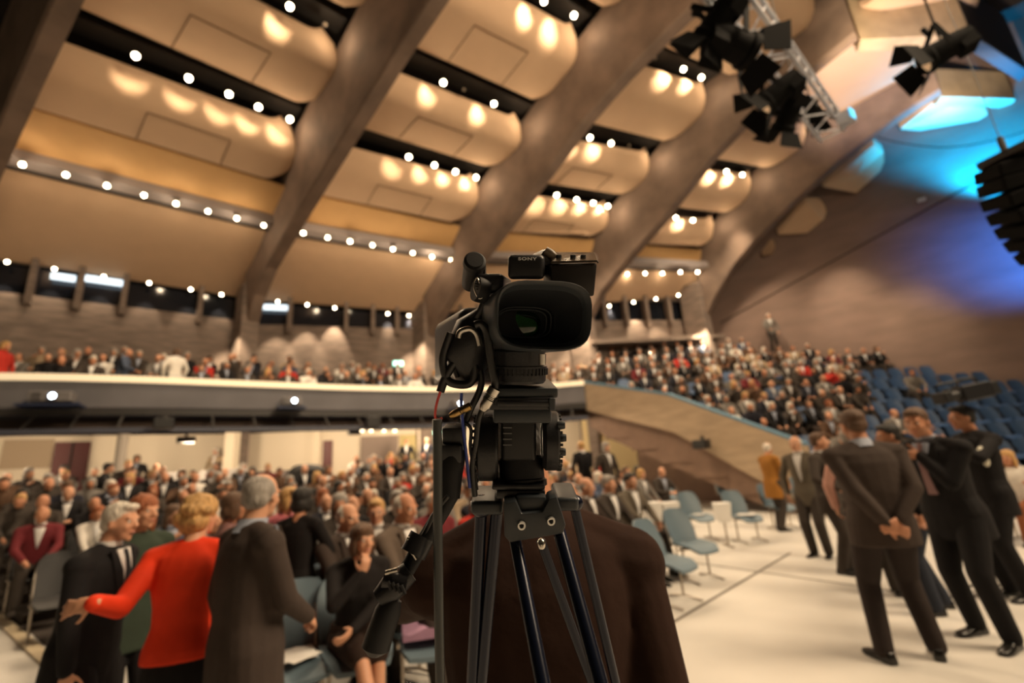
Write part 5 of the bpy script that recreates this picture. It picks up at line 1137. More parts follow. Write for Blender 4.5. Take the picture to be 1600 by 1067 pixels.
hb(MB().tube([Pd(640, 893, 0.575), Pd(612, 918, 0.565), Pd(592, 935, 0.56)], [0.013, 0.0165, 0.011], 20).tube([Pd(600, 905, 0.56), Pd(636, 912, 0.56)], 0.010, 14), 'zoom_control', PLA)
for k in range(4): hb(MB().tube([Pd(606+7*k, 908+2*k, 0.548), Pd(612+7*k, 922+2*k, 0.546)], 0.0022, 8), 'zoom_rocker', RUB)
hb(MB().tube([Pd(603, 895, 0.555), Pd(622, 890, 0.553)], 0.003, 10), 'switch_lever', STEEL)
hb(MB().tube([Pd(614, 935, 0.565), Pd(606, 955, 0.56), Pd(594, 990, 0.555), Pd(587, 1012, 0.55), Pd(586, 1020, 0.55)], [0.011, 0.0155, 0.0165, 0.0165, 0.009], 22), 'hand_grip', RUB)
tag(PH, 'black pan handle with zoom control sloping down left of the tripod', 'pan handle')
cable([(700, 775), (680, 800), (667, 826), (655, 845), (640, 858)], 0.0028, CB, 'thin black cable running along the pan handle', 0.60)
cable([(683, 655), (684, 730), (684, 800), (685, 900), (686, 980), (688, 1090), (689, 1200)], 0.0058, mat('grey black tube', (0.03, 0.034, 0.034), 0.4), 'straight dark tube hanging vertically left of the tripod', 0.57, name='hanging_tube')
# ================================================================== chairs
BLUE = mat('grey blue moulded plastic', (0.12, 0.175, 0.215), 0.45, var=0.04); CHROME = mat('satin metal', (0.45, 0.40, 0.34), 0.35, 0.9)
DKCH = mat('dark chair shell', (0.014, 0.014, 0.016), 0.6); BLUE2 = mat('deep blue tribune seat', (0.035, 0.075, 0.16), 0.5)
def shell_back(w=0.46, h=0.42, z0=0.46, y0=-0.20, lean=0.16, th=0.02):
    mb = MB(); rows = []
    for j in range(9):
        v = j/8; ww = w/2*(1-0.32*max(0, (v-0.55)/0.45)**2.2)*(0.90+0.10*min(1, v*3)); cr = 0.035
        rows.append([(x*ww, y0-lean*v+cr*(x*x)-th*s_, z0+h*v-0.012*(x*x)*(v > 0.9)) for s_, xs in ((0, (-1, -0.66, -0.33, 0, 0.33, 0.66, 1)), (1, (1, 0.66, 0.33, 0, -0.33, -0.66, -1))) for x in xs])
    return mb.loft([[Vector(p) for p in r] for r in rows])
def shell_seat(w=0.46, d=0.44, z=0.44, th=0.03):
    mb = MB(); rows = []
    for j in range(9):
        v = j/8; y = -0.21+d*v; zz = z+0.02*math.cos(v*math.pi)-(0.05*max(0, v-0.8)/0.2)**1 if v > 0.8 else z+0.015*math.cos(v*math.pi); ww = w/2*(1-0.25*max(0, (v-0.7)/0.3)**2)
        rows.append([Vector((x*ww, y, zz+0.015*x*x-th*s_)) for s_, xs in ((0, (-1, -0.5, 0, 0.5, 1)), (1, (1, 0.5, 0, -0.5, -1))) for x in xs])
    return mb.loft(rows)
def make_chair(name, m, metal, beam=True):
    t = empty(name, (0, 0, 0))
    build(shell_back(), 'backrest', m, t, 50); build(shell_seat(), 'seat', m, t, 50)
    g = MB()
    for i in (-1, 1): g.tube([(i*0.235, -0.19, 0.42), (i*0.238, -0.23, 0.60), (i*0.225, -0.28, 0.72)], 0.011, 8)
    g.box((0, -0.03, 0.395), (0.50, 0.05, 0.03)); build(g, 'frame', metal, t, 50)
    for i in (-1, 1):
        g = MB().cyl((i*0.21, -0.03, 0.39), (i*0.21, -0.03, 0.03), 0.015, seg=10).tube([(i*0.21, -0.22, 0.012), (i*0.21, -0.03, 0.04), (i*0.21, 0.20, 0.012)], 0.013, 8); build(g, 'leg', metal, t, 50)
    return t
CH_BLUE = make_chair('blue_chair', BLUE, CHROME); CH_DARK = make_chair('stalls_chair', DKCH, CHROME)
def make_tseat():
    t = empty('tribune_seat', (0, 0, 0)); build(shell_back(h=0.40), 'backrest', BLUE2, t, 50); build(shell_seat(d=0.40), 'seat', BLUE2, t, 50)
    build(MB().cyl((0, -0.03, 0.40), (0, -0.03, 0.0), 0.02, seg=8).box((0, -0.03, 0.39), (0.5, 0.05, 0.03)), 'leg', DKSTEEL, t); return t
CH_TRIB = make_tseat()
_used = {}
def put(proto, loc, faceaz, label, cat, group=None, scale=None):
    if proto.name not in _used: _used[proto.name] = 1; o = proto; o.location = loc; o.rotation_euler = (0, 0, -R(faceaz))
    else: o = copy_thing(proto, loc, -R(faceaz), scale)
    return tag(o, label, cat, group)
def proj(p):
    d = Vector(p)-EYEP; w = d.dot(W_); return (800+FPX*d.dot(R_)/w, 533.5-FPX*d.dot(U_)/w, w)
def inview(p, m=40):
    x, y, w = proj(p); return w > 0.5 and -m < x < 1600+m and -m < y < 1067+m
# empty blue chairs in front
FC = [((466, 1028), 150, 'empty blue chair with papers on its seat, lower left of the tripod'), ((528, 985), 152, 'empty blue chair just behind the one with papers'),
 ((1048, 876), 138, 'empty blue chair nearest the shoulder of the brown jacket'), ((1086, 850), 154, 'empty blue chair at the near end of the middle row'),
 ((1092, 806), 164, 'empty blue chair with a white sheet over its left arm, middle row'), ((1165, 806), 166, 'empty blue chair with a paper on the seat, centre of the right row'),
 ((1218, 790), 166, 'empty blue chair left of the ochre jacket'), ((1262, 776), 166, 'empty blue chair with a white folder, behind the ochre jacket'),
 ((1052, 786), 166, 'empty blue chair in the second row behind the sheet covered arm'), ((1140, 772), 166, 'empty blue chair in the second row below the ochre jacket')]
FCP = []
for (x, y), az, lb in FC:
    p = atz(x, y, 0.44); p.z = 0; FCP.append((p, az)); put(CH_BLUE, p, az, lb, 'chair', 'empty blue chairs')
PAPER = mat('white paper', (0.80, 0.78, 0.74), 0.7)
def paper(p, az, w, d, label, n=2):
    mb = MB()
    for k in range(n): mb.box(Vector((0.02*k, 0.03*k, 0.004*k)), (w, d, 0.003), Matrix.Rotation(0.5*k, 3, 'Z'))
    o = build(mb, 'paper', PAPER); o.location = p; o.rotation_euler = (0.0, 0, -R(az)); return tag(o, label, 'paper')
q = FCP[0][0]; paper(q+Vector((0.0, 0, 0.468)), 150, 0.21, 0.28, 'white papers lying on the blue chair at the lower left')
q = FCP[5][0]; paper(q+Vector((0, 0, 0.468)), 140, 0.21, 0.28, 'white paper lying on the centre blue chair of the right row')
q = FCP[7][0]; paper(q+Vector((0, 0, 0.468)), 140, 0.30, 0.24, 'white folder lying on the blue chair behind the ochre jacket', 1)
q = FCP[4][0]; paper(q+Vector((0, 0, 0.468)), 140, 0.15, 0.2, 'small white paper on the blue chair of the middle row', 1)
for (x, y), lb in (((1021, 800), 'white sheet hanging at the row end, leftmost of three'), ((1048, 800), 'white sheet hanging at the row end, middle of three'), ((1129, 800), 'white sheet hanging at the row end by the centre blue chair')):
    p = aty(x, y, 8.3 if x < 1100 else 8.9); mb = MB().hexa([(-0.10, -0.08, -0.16), (0.10, -0.08, -0.16), (0.10, 0.08, -0.16), (-0.10, 0.08, -0.16)], [(-0.14, -0.1, 0.16), (0.14, -0.1, 0.16), (0.14, 0.1, 0.16), (-0.14, 0.1, 0.16)])
    o = build(mb, 'reserved_sheet', PAPER, None, None, 0.01); o.location = p; tag(o, lb, 'paper sheet'); 
    g = MB().cyl((0, 0, -0.12), (0, 0, -p.z+0.01), 0.018, seg=8); g.box((0, 0, -p.z+0.015), (0.05, 0.4, 0.02)); build(g, 'post', CHROME, o)
# ================================================================== seated heroes
SEAT = dict(pelvis=(0, -0.06, 0.56), lf=(-0.13, 0.46, 0.08), rf=(0.13, 0.46, 0.08), lkp=(0, 0.3, 1), rkp=(0, 0.3, 1))
def seated(**k): d = dict(SEAT); d.update(k); return Fig(**d)
def seat_under(x, ytop, ztop): return atz(x, ytop, ztop)
f = seated(k=0.93, female=True, lean=14, yaw=12, rh=(0.03, 0.27, 1.03), rp=(1, 0.2, -1), lh=(0.10, 0.30, 0.68), rf=(0.02, 0.60, 0.16), lf=(-0.06, 0.36, 0.08))
p = aty(557, 960, 3.75); p.z = 0
suit('seated_person', f, BLKD, None, SKIN[0], HBROWN, 'bob', p, 148, 'seated dark haired person in dark dress holding a hand to the mouth', hands={1: dict(d=(-0.3, 0.1, 0.9), pn=(0, -1, 0.1), curl=40, side=1)}, bare_legs=True, top_inflate=0.008,
     skirt=(cloth('dark brown skirt', (0.03, 0.018, 0.014)), [(-0.10, 0.19, 0.16), (0.10, 0.18, 0.15)]))
g = MB(); [g.cap(f.hip[i]+Vector((0, 0, 0.0)), f.kn[i]+Vector((0, -0.03, 0)), 0.105, 0.085) for i in (-1, 1)]; g.ell(f.kn[1]*0.5+f.kn[-1]*0.5+Vector((0, -0.1, 0)), (0.13, 0.14, 0.07))
sk = remeshed(g, 'skirt_lap', MATS['dark brown skirt'], 0.014, 3, [o for o in COL.objects if o.name.startswith('seated_person')][-1])
HERO = [(541, 808, 4.35, 4, HWHITE, 'thin', SUITG, SHIRT, SKIN[0], 'seated white haired person in dark suit, behind the hand to mouth person', 95, 1.0),
 (630, 802, 4.25, 4, HWHITE, 'thin', cloth('taupe blazer', (0.12, 0.09, 0.07)), SHIRT, SKIN[1], 'seated balding person in open taupe blazer and white shirt', 95, 1.04),
 (588, 806, 4.9, 4, HBLOND, 'short', SUITG, SHIRT, SKIN[0], 'seated fair haired person looking down between the two white haired ones', 140, 1.0)]
for x, y, Y, ln, hm, hs, cm, sm, sk_, lb, az, k in HERO:
    f = seated(k=k, lean=ln, yaw=0, pitch=8, lh=(-0.1, 0.34, 0.68), rh=(0.1, 0.34, 0.68)); p = aty(x, y, Y); p.z = 0
    suit('seated_person', f, cm, SUITC, sk_, hm, hs, p, az+25, lb, shirt=sm, tie=None, vox=0.013, glasses=(x == 588))
for x, y, Y, hm, hs, cm, lb, az in ((918, 742, 6.6, HGREY, 'fringe', SUITG, 'seated grey haired person in profile above the shoulder of the brown jacket', 105), (954, 752, 6.9, HGREY, 'short', SUITC, 'seated person with white shirt front, second from the brown jacket', 115),
      (987, 738, 7.4, HBLACK, 'short', cloth('olive grey jacket', (0.12, 0.10, 0.075)), 'seated dark haired person in open olive jacket in the middle of the hall', 125), (890, 762, 5.5, HWHITE, 'fringe', SUITC, 'seated bald person just above the shoulder of the brown jacket', 60)):
    f = seated(k=1.0, lean=2, pitch=5, lh=(-0.1, 0.34, 0.68), rh=(0.1, 0.34, 0.68)); p = aty(x, y+30, Y); p.z = 0
    suit('seated_person', f, cm, SUITC, SKIN[0], hm, hs, p, az+20, lb, shirt=SHIRT, vox=0.016)
# blond person in white at the right edge
f = seated(k=0.95, female=True, lean=4, yaw=0); p = aty(1582, 735, 7.6); p.z = 0
suit('seated_person', f, cloth('white blouse', (0.7, 0.66, 0.6)), cloth('rust skirt', (0.2, 0.07, 0.03)), SKIN[1], HBLOND, 'long', p, 250, 'seated blond person in white blouse at the right edge', vox=0.014)
put(CH_BLUE, p, 250, 'blue chair under the blond person at the right edge', 'chair', 'occupied blue chairs')
HP = [(aty(557, 960, 3.75), 148, 'the hand to mouth person'), (aty(541, 808, 4.35), 120, 'the white haired seated person'), (aty(630, 802, 4.25), 120, 'the balding seated person'), (aty(588, 806, 4.9), 165, 'the fair haired seated person')]
for p, az, who in HP: put(CH_BLUE, Vector((p.x, p.y, 0)), az, 'blue chair under %s' % who, 'chair', 'occupied blue chairs')
# lilac cloth on a chair between the seated person and the brown jacket
q = atz(674, 985, 0.47); p = Vector((q.x, q.y, 0)); put(CH_BLUE, p, 165, 'blue chair with a lilac cloth on its seat, left of the brown jacket', 'chair', 'occupied blue chairs')
g = MB(); rows = []
for a in range(9):
    rows.append([Vector((-0.21+0.0525*a, -0.20+0.05*b, 0.030+0.028*math.sin(a*1.3+b)*math.cos(b*0.9)+0.02*math.sin(b))) for b in range(9)]+[Vector((-0.21+0.0525*a, -0.20+0.05*b, -0.005)) for b in range(8, -1, -1)])
g.loft(rows); fo = build(g, 'folded_cloth', LILAC, None, 60); fo.location = q+Vector((0, 0, 0.012)); fo.rotation_euler = (0, 0, -R(165)); tag(fo, 'lilac cloth lying on a blue chair left of the brown jacket', 'cloth')
# ================================================================== audience
COATS = [('dark', SUITC, 9), ('black', SUITB, 7), ('brown', cloth('brown jacket', (0.09, 0.05, 0.03)), 4), ('grey', cloth('mid grey jacket', (0.16, 0.145, 0.13)), 4), ('beige', cloth('beige jacket', (0.36, 0.27, 0.18)), 2),
 ('red', cloth('red sweater', (0.42, 0.03, 0.02)), 1), ('white', cloth('white blouse', (0.7, 0.66, 0.6)), 1.2), ('blue', cloth('slate blue shirt', (0.07, 0.09, 0.14)), 1), ('burgundy', cloth('burgundy cardigan', (0.14, 0.02, 0.025)), 1), ('navy', SUITN, 3)]
HAIRS = [('white haired', HWHITE, 5), ('grey haired', HGREY, 6), ('brown haired', HBROWN, 6), ('black haired', HBLACK, 3), ('blond', HBLOND, 3), ('auburn haired', HAUB, 1)]
def pick(rnd, L): 
    t = sum(x[2] for x in L); r = rnd.random()*t
    for x in L:
        r -= x[2]
        if r <= 0: return x
    return L[-1]
def joined(name, parts):
    me = bpy.data.meshes.new(name); V = []; F = []; MI = []
    for m, mi in parts:
        o = len(V); V += [v.co.copy() for v in m.vertices]; F += [[i+o for i in p.vertices] for p in m.polygons]; MI += [mi]*len(m.polygons)
    me.from_pydata([tuple(v) for v in V], [], F)
    for k in range(5): me.materials.append(SKIN[0])
    me.polygons.foreach_set('material_index', MI); me.polygons.foreach_set('use_smooth', [True]*len(F)); me.update(); return me
def crowd_mesh(name, f, style, vox, shirt=True, shoes=True):
    P = []
    b = MB(); head_prims(b, f)
    for i in (-1, 1): b.cap(f.wr[i], f.wr[i]+(f.wr[i]-f.el[i]).normalized()*0.12, 0.036, 0.028)
    P.append((remeshed(b, 't', SKIN[0], vox*0.8, 1, link_it=False), 0))
    j = MB(); torso_prims(j, f, 1.05, -0.12, 1.05, 0.012, seated=f.P.z < 0.8)
    for i in (-1, 1): arm_prims(j, f, i, g=0.008)
    P.append((remeshed(j, 't', SKIN[0], vox, 1, link_it=False), 1))
    t = MB(); legs_prims(t, f, g=0.012)
    P.append((remeshed(t, 't', SKIN[0], vox*1.2, 1, link_it=False), 2))
    s_ = MB(); [shoe_prims(s_, f, i) for i in (-1, 1)]; P.append((s_.mesh('t', SKIN[0]), 2))
    h = MB(); hair_prims(h, f, style); P.append((remeshed(h, 't', SKIN[0], vox*0.8, 1, link_it=False), 3))
    if shirt:
        Q = f.sp; s_ = MB(); rows = []
        for u in range(5):
            t_ = 0.545-0.07*u; w = 0.055*(1-u/4)+0.006; dp = (0.095, 0.128, 0.145, 0.150, 0.147)[u]
            rows.append([f.P+Q @ Vector((x*w*f.k, (dp-abs(x)*0.006)*f.k, t_*f.k)) for x in (-1, -0.3, 0.3, 1)]+[f.P+Q @ Vector((x*w*f.k, (dp-0.03)*f.k, t_*f.k)) for x in (1, 0.3, -0.3, -1)])
        s_.loft(rows); P.append((s_.mesh('t', SKIN[0]), 4)); s_ = MB(); collar_prims(s_, f); P.append((s_.mesh('t', SKIN[0]), 4))
    return joined(name, P)
POSES = [dict(lean=2, lh=(-0.1, 0.34, 0.66), rh=(0.1, 0.34, 0.66)), dict(lean=8, yaw=14, pitch=10, lh=(0.02, 0.30, 0.74), rh=(-0.02, 0.31, 0.72)), dict(lean=-2, yaw=-16, lh=(-0.14, 0.30, 0.66), rh=(0.08, 0.36, 0.68)),
         dict(lean=5, pitch=22, lh=(-0.08, 0.34, 0.80), rh=(0.10, 0.34, 0.80)), dict(lean=0, yaw=26, rh=(0.03, 0.24, 1.02), rp=(1, 0.2, -1), lh=(-0.05, 0.3, 0.70)), dict(lean=12, yaw=-8, pitch=5, lh=(-0.12, 0.40, 0.66), rh=(0.12, 0.40, 0.66))]
STY = ['short', 'thin', 'bob', 'fringe', 'long', 'short']
PROTO = {'near': [], 'far': []}
for lod, vox in (('near', 0.020), ('far', 0.034)):
    for i, ps in enumerate(POSES):
        for st in ((STY[i], STY[(i+2) % 6]) if lod == 'near' else (STY[i],)):
            PROTO[lod].append(crowd_mesh('seated_person_%s_%d' % (lod, i), seated(k=0.97+0.01*i, female=st in ('bob', 'long'), **ps), st, vox))
STAND = [crowd_mesh('standing_person_%d' % i, Fig(k=0.98, yaw=y_, lean=l_, lh=lh_, rh=rh_), st, 0.022) for i, (y_, l_, lh_, rh_, st) in enumerate(((10, 2, None, (0.15, 0.3, 1.0), 'short'), (-20, 4, (-0.1, 0.28, 1.1), (0.1, 0.28, 1.1), 'thin'), (0, 0, None, None, 'bob')))]
rnd = random.Random(11)
CAND = []       # zone, row, loc, az, depth, seated
taken = [Vector((p.x, p.y, 0)) for p, _, _ in HP]+[p for p, _ in FCP]+[Vector((o.location.x, o.location.y, 0)) for o in COL.objects if o.parent is None and o.get('category') == 'person']
# stalls
def flat(p): return Vector((p[0], p[1], 0))
OBST = [(flat(aty(322, 730, 15.5)), 1.9, 1), (flat(aty(482, 735, 15.6)), 1.5, 1), (flat(aty(430, 738, 15.8)), 1.3, 1)]
STP = ((196, 545, 12.6, 3.9, 60), (277, 548, 13.0, 3.9, 300), (8, 535, 11.0, 3.8, 90), (912, 722, 12.0, 0.4, -20), (948, 722, 11.4, 0.3, 150), (165, 728, 11.5, 0.6, 60), (215, 712, 15.2, 1.0, 150), (338, 712, 16.5, 1.2, 180), (635, 703, 18.5, 1.2, 170), (668, 706, 18.5, 1.2, 190), (1212, 550, 20.2, 5.7, 190))
OBST += [(flat(aty(x, y, Y)), 0.62, z) for x, y, Y, z, az in STP]
EMPTY_STALLS = []
for i in range(15):
    r = 32.95+0.95*i; aL = -44.1-0.22*max(0, r-35); a = aL+0.2*(i % 2); st = R(1)*r
    while a < -26.0:
        p = arc(r, a); ok = True
        x, y, w = proj(p+Vector((0, 0, 1.1)))
        if r < 34.9 and a > -34.5: ok = False
        if r < 35.8 and a > -31: ok = False
        if a > -27.5 and r > 43: ok = False
        if any((t-p).length < 0.62 for t in taken) or any((q_-flat(p)).length < r_ and zz_ < 2.5 for q_, r_, zz_ in OBST): ok = False
        p.z = stall_z(r)
        # between back wall and edge
        if r > 45.7: ok = False
        if ok and inview(p+Vector((0, 0, 1.1)), 60):
            if a < aL+1.1 and r < 38.5 or rnd.random() < 0.09: EMPTY_STALLS.append((p.copy(), a+180))
            else: CAND.append(['stalls', i, p.copy(), a+180+rnd.uniform(-10, 10), w, True])
        a += (0.64+rnd.uniform(-0.03, 0.03))/r*57.3
# balcony
for i in range(4):
    d_ = 0.85+0.95*i; z = 3.80+0.36*max(0, i); acc = 0.3*i; last = None
    for j in range(len(BFS)):
        p = Vector((BFS[j].x, BFS[j].y, 0))+BFN[j]*d_
        if last is not None:
            seg = (p-last).length
            while acc < seg:
                q = last+(p-last)*(acc/seg); q.z = z
                if inview(q+Vector((0, 0, 1.1)), 20) and not any((q_-flat(q)).length < r_ and zz_ > 2.5 for q_, r_, zz_ in OBST) and rnd.random() < (0.93, 0.88, 0.8, 0.55)[i]:
                    n = BFN[j]; CAND.append(['balcony', i, q.copy(), math.degrees(math.atan2(-n.x, -n.y))+rnd.uniform(-14, 14), proj(q)[2], True])
                acc += 0.60+rnd.uniform(-0.04, 0.05)
            acc -= seg
        last = p
# tribune
EMPTY_TRIB = []
for j, (y, z) in enumerate(TR):
    x = par_x(y)+0.55+0.2*(j % 2); yy = y+0.42
    while x < wall_x(yy)-0.35 and x < 22:
        p = Vector((x, yy, z)); px, py, w = proj(p+Vector((0, 0, 1.0)))
        d4 = (Vector((9.1, 21.8))-Vector((x, yy))).length
        if inview(p+Vector((0, 0, 0.8)), 30) and d4 > 0.9 and yy < 21.6 and not any((q_-flat(p)).length < r_ and zz_ > 2.5 for q_, r_, zz_ in OBST):
            if px > 1350: pr = 0.13 if px < 1450 else 0.03
            elif px < 1120 and py > 597: pr = 0.35
            elif py > 660: pr = 0.45
            else: pr = 0.9
            if rnd.random() < pr: CAND.append(['tribune', j, p, 188+rnd.uniform(-14, 14), w, True])
            else: EMPTY_TRIB.append((p, 185, w))
        x += 0.60
# standing people
for x, y, Y, z, az in STP:
    p = aty(x, y, Y); p.z = z; CAND.append(['standing', 0, p, az, proj(p)[2], False])
CAND.sort(key=lambda c: c[4])
for n, c in enumerate(CAND): c.append(n < 285)
def dress(o, coat, hair, skin, shirt):
    for k, m in enumerate((skin, coat, SUITC if rnd.random() < 0.8 else SUITG, hair, shirt)):
        o.material_slots[k].link = 'OBJECT'; o.material_slots[k].material = m
cnt = {}; ZN = {'stalls': 'stalls', 'balcony': 'balcony', 'tribune': 'tribune'}
ind = [c for c in CAND if c[6]]
for key in sorted(set((c[0], c[1]) for c in ind)):
    row = sorted([c for c in ind if (c[0], c[1]) == key], key=lambda c: proj(c[2]+Vector((0, 0, 1)))[0])
    for n, c in enumerate(row):
        ch, hh = pick(rnd, COATS), pick(rnd, HAIRS)
        me = rnd.choice(PROTO['near']) if c[5] else rnd.choice(STAND)
        o = bpy.data.objects.new('seated_person' if c[5] else 'standing_person', me); COL.objects.link(o); o.location = c[2]; o.rotation_euler = (0, 0, -R(c[3])); s_ = rnd.uniform(0.96, 1.05); o.scale = (s_, s_, s_)
        rr_ = rnd.random(); dress(o, ch[1], hh[1], rnd.choice(SKIN[:2]), SHIRT if rr_ < 0.45 else SHIRTB if rr_ < 0.58 else ch[1])
        if c[0] == 'standing': lb = '%s person in %s clothes standing among the audience, %s standing one from left' % (hh[0], ch[0], ordn(n))
        else: lb = '%s person in %s clothes, %s from left, %s %s row' % (hh[0], ch[0], ordn(n), ordn(key[1]), ZN[c[0]])
        tag(o, lb, 'person', {'stalls': 'audience seated in the stalls', 'balcony': 'audience on the balcony', 'tribune': 'audience on the right tribune', 'standing': 'people standing in the audience'}[c[0]])
# the rest of the audience, farthest away
V = []; F = []; MI = []; mats_ = SKIN[:2]+[c[1] for c in COATS]+[h[1] for h in HAIRS]+[SHIRT]
import numpy as np
cache = {}
def arrs(me):
    if me.name not in cache:
        v = np.empty(len(me.vertices)*3); me.vertices.foreach_get('co', v); cache[me.name] = (v.reshape(-1, 3), [list(p.vertices) for p in me.polygons], [p.material_index for p in me.polygons])
    return cache[me.name]
off = 0
for c in [c for c in CAND if not c[6]]:
    me = rnd.choice(PROTO['far']) if c[5] else STAND[0]; v, fs, mi = arrs(me); a = -R(c[3]); M3 = np.array([[math.cos(a), -math.sin(a), 0], [math.sin(a), math.cos(a), 0], [0, 0, 1]])
    V.append(v @ M3.T + np.array(c[2])); F += [[i+off for i in f_] for f_ in fs]; off += len(v)
    ci, hi, si = COATS.index(pick(rnd, COATS)), HAIRS.index(pick(rnd, HAIRS)), rnd.randint(0, 1); mp = {0: si, 1: 2+ci, 2: 2, 3: 2+len(COATS)+hi, 4: len(mats_)-1}; MI += [mp[k] for k in mi]
if V:
    me = bpy.data.meshes.new('audience'); me.from_pydata(np.vstack(V).tolist(), [], F)
    for m in mats_: me.materials.append(m)
    me.polygons.foreach_set('material_index', MI); me.polygons.foreach_set('use_smooth', [True]*len(F)); me.update()
    tag(link('audience', me), 'farthest rows of seated audience on the balcony and tribune', 'audience', None, 'stuff')
print('CROWD', len(CAND), 'empty trib', len(EMPTY_TRIB), 'stalls empty', len(EMPTY_STALLS))
EMPTY_TRIB.sort(key=lambda e: e[2])
rows = {}
for p, az, w in EMPTY_TRIB[:260]: rows.setdefault(round(p.z, 2), []).append((p, az))
for ri, z in enumerate(sorted(rows)):
    for n, (p, az) in enumerate(sorted(rows[z], key=lambda e: e[0].x)):
        put(CH_TRIB, p, az, 'empty blue tribune seat, %s from left in %s row up' % (ordn(n), ordn(ri)), 'seat', 'empty blue seats on the tribune')
near = sorted(EMPTY_STALLS+[(c[2], c[3]) for c in CAND if c[0] == 'stalls' and c[4] < 8.5], key=lambda e: proj(e[0])[2])[:150]
near = sorted(near, key=lambda e: proj(e[0])[0])
for n, (p, az) in enumerate(near):
    put(CH_DARK, p, az, 'dark stalls chair, %s from the left' % ordn(n), 'chair', 'dark chairs in the stalls')
# ================================================================== small things
# shoulder camera
sc_ = empty('shoulder_camera', aty(1520, 612, 5.1)); S0 = sc_.location.copy()
vx = Vector((-0.93, -0.05, -0.12)).normalized(); vy = Vector((0.05, -1, 0)); vz = vx.cross(vy).normalized(); vy = vz.cross(vx); Q = Matrix((vx, vy, -vz)).transposed()
if Q.col[2].z < 0: Q = Matrix((vx, -vy, vz)).transposed()
for nm, c, d, m in (('body', (0, 0, 0), (0.34, 0.13, 0.17), PLA), ('battery', (-0.22, 0, 0.0), (0.09, 0.11, 0.14), RUB), ('viewfinder', (0.13, 0.12, 0.05), (0.14, 0.06, 0.06), RUB), ('matte_box', (0.36, 0, 0.0), (0.10, 0.16, 0.12), RUB)):
    build(MB().box(Q @ Vector(c), d, Q), nm, m, sc_, None, 0.012)
build(MB().cyl(Q @ Vector((0.16, 0, 0)), Q @ Vector((0.33, 0, 0)), 0.05, seg=20), 'lens', RUB, sc_, 40); build(MB().tube([Q @ Vector((-0.1, 0, 0.08)), Q @ Vector((-0.08, 0, 0.14)), Q @ Vector((0.12, 0, 0.15)), Q @ Vector((0.15, 0, 0.08))], 0.015, 10), 'handle', RUB, sc_, 50)
build(MB().cyl(Q @ Vector((0.0, 0.07, 0.14)), Q @ Vector((0.3, 0.07, 0.14)), 0.014, seg=12), 'microphone', RUB, sc_, 40)
tag(sc_, 'black shoulder camera carried by the dark dressed person at the right', 'video camera')
g = MB().ell((0, 0, 0.06), (0.05, 0.02, 0.07)).ell((0.01, 0, -0.02), (0.035, 0.02, 0.05)); o = build(g, 'badge', mat('pale badge', (0.65, 0.62, 0.5), 0.4), None, 50); o.location = aty(1538, 718, 4.9); tag(o, 'pale badge hanging at the back of the shoulder camera carrier', 'badge')
# microphone stand
m0 = atz(1540, 925, 0); st = empty('microphone_stand', m0)
build(MB().cyl((0, 0, 0.05), (0, 0, 0.95), 0.011, seg=10), 'pole', RUB, st, 40)
for k in range(3): a = k*2.094+0.4; build(MB().tube([(0, 0, 0.08), (0.16*math.cos(a), 0.16*math.sin(a), 0.03), (0.28*math.cos(a), 0.28*math.sin(a), 0.012)], 0.010, 8), 'leg', RUB, st, 40)
tag(st, 'black tripod microphone stand behind the legs of the suited person at the right', 'stand')
g = MB().tube(catmull([atz(*p, 0.008) for p in ((1388, 922), (1420, 935), (1455, 940), (1490, 932), (1530, 930), (1560, 915), (1600, 905), (1640, 900))], 5), 0.008, 6); tag(build(g, 'floor_cable', RUB, None, 50), 'black cable lying on the pale floor near the microphone stand', 'cable')
# control desk under the balcony
dk = empty('control_desk', Vector((0, 0, 0))); p = aty(322, 730, 15.5); dk.location = (p.x, p.y, stall_z(44)); 
t_ = Vector((0.86, 0.5, 0)); Qd = Matrix.Rotation(math.atan2(0.5, 0.86), 3, 'Z')
build(MB().box((0, 0, 0.80), (3.2, 0.7, 0.05), Qd), 'tabletop', PAPER, dk, None, 0.01); build(MB().box(Qd @ Vector((0, -0.3, 0.4)), (3.1, 0.04, 0.75), Qd), 'front_panel', DKCH, dk)
for x in (-1.5, 1.5): build(MB().box(Qd @ Vector((x, 0, 0.4)), (0.06, 0.6, 0.78), Qd), 'leg', DKSTEEL, dk)
tag(dk, 'long white topped control desk under the balcony at the left', 'desk')
for k, (x, lb) in enumerate(((-1.0, 'grey back of the screen at the left end of the control desk'), (0.1, 'grey back of the screen in the middle of the control desk'), (0.9, 'grey back of the screen at the right end of the control desk'))):
    o = empty('computer_screen', dk.location + Qd @ Vector((x, 0, 0.825))); build(MB().box((0, 0, 0.28), (0.55, 0.04, 0.34), Qd), 'display', mat('pale screen back', (0.45, 0.42, 0.40), 0.5), o, None, 0.008); build(MB().box((0, 0, 0.06), (0.06, 0.04, 0.12), Qd).box((0, 0, 0.01), (0.24, 0.18, 0.02), Qd), 'stand', DKSTEEL, o); tag(o, lb, 'screen')
for k, (x, lb, hm) in enumerate(((220, '', 0), (292, '', 0), (302, '', 0), (337, '', 0))):
    pass
DP = [(218, 727, 15.9, HBLACK, 'person in black standing at the left end of the control desk', 1), (285, 735, 16.4, HBROWN, 'person behind the control desk, left of the middle screen', 0), (302, 733, 16.6, HBLACK, 'person in black behind the middle of the control desk', 0)]
for x, y, Y, hm, lb, s_ in DP:
    p = aty(x, y, Y); o = bpy.data.objects.new('standing_person' if s_ else 'seated_person', STAND[0] if s_ else PROTO['near'][0]); COL.objects.link(o); o.location = (p.x, p.y, stall_z(44)); o.rotation_euler = (0, 0, -R(150)); dress(o, SUITB, hm, SKIN[0], SUITB); tag(o, lb, 'person', 'crew at the control desk')
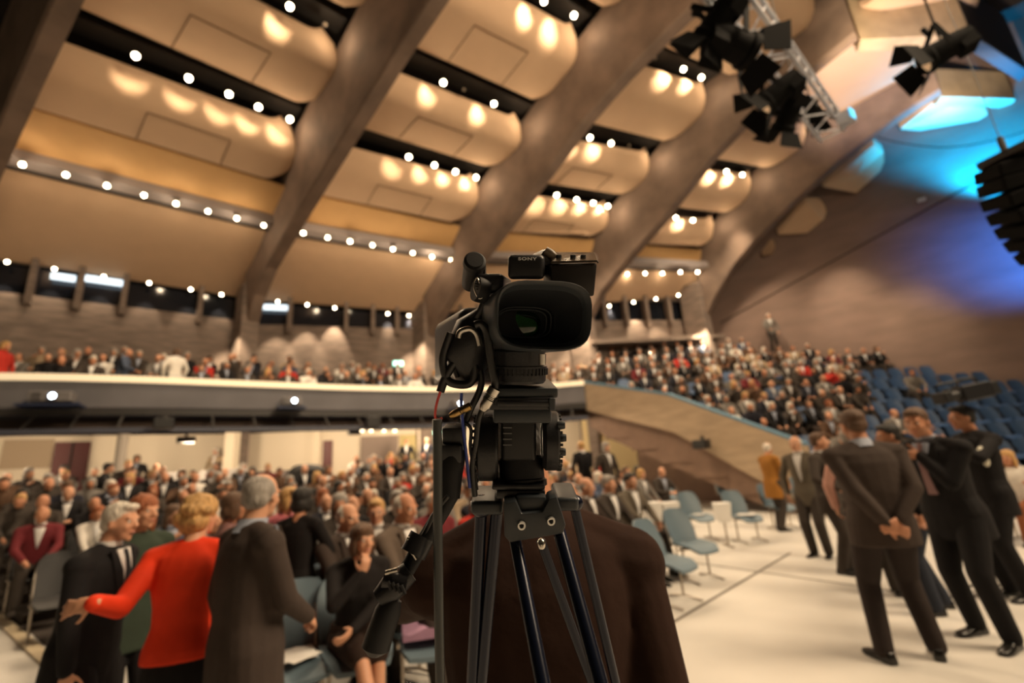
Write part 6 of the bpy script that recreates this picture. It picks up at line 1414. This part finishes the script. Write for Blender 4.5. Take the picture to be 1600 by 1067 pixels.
# dark covered pile and equipment at the rear wall
p = aty(482, 735, 15.6); g = MB().ell((0, 0, 0.5), (0.85, 0.6, 0.75)).ell((0.6, 0.1, 0.35), (0.6, 0.5, 0.5)).ell((-0.3, 0, 0.75), (0.4, 0.4, 0.5))
o = remeshed(g, 'covered_equipment', mat('black cloth cover', (0.012, 0.011, 0.011), 0.9), 0.04, 2); o.location = (p.x, p.y, stall_z(44)); tag(o, 'black cloth covered heap of equipment in front of the rear wall', 'covered equipment')
p = aty(430, 738, 15.8); o = empty('mixing_table', (p.x, p.y, stall_z(44))); build(MB().box((0, 0, 0.78), (1.8, 0.7, 0.05), Qd), 'tabletop', DKCH, o)
for x in (-0.8, 0.8): build(MB().box(Qd @ Vector((x, 0, 0.38)), (0.05, 0.5, 0.76), Qd), 'leg', DKSTEEL, o)
tag(o, 'dark table in front of the bright white wall under the balcony', 'table')
for x, lb in ((-0.45, 'black flat equipment rack on the left of the dark table'), (0.4, 'black flat equipment rack on the right of the dark table')):
    q = empty('equipment_rack', o.location+Qd @ Vector((x, 0, 0.805))); build(MB().box((0, 0, 0.15), (0.6, 0.4, 0.3), Qd), 'case', DKCH, q, None, 0.01); build(MB().box(Qd @ Vector((0, -0.205, 0.15)), (0.5, 0.012, 0.22), Qd), 'front_panel', GREY, q); tag(q, lb, 'equipment')
# glowing bars painting reflections on the dark windows of the rear wall
REFLW = mat('painted window reflection', (0.8, 0.9, 0.95), 0.5, emit=(0.75, 0.9, 1.0), es=1.6)
for (x0, x1, y0, y1, seg, lb) in ((78, 118, 438, 439, 0, 'bright reflection painted on the far left window, left half'), (128, 192, 442, 445, 0, 'bright reflection painted on the far left window, right half'), (405, 450, 483, 486, 1, 'bright reflection painted on the window beside the leftmost column')):
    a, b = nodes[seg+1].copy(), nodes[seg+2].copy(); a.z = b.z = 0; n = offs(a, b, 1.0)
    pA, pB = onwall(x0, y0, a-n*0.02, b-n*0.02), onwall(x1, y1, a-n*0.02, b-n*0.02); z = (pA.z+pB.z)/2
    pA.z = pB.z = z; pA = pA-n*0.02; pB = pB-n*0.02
    g = MB().hexa([pA, pB, pB-n*0.03, pA-n*0.03], [p_+Vector((0, 0, 0.22)) for p_ in (pA, pB, pB-n*0.03, pA-n*0.03)]); tag(build(g, 'painted_reflection', REFLW), lb, 'light')
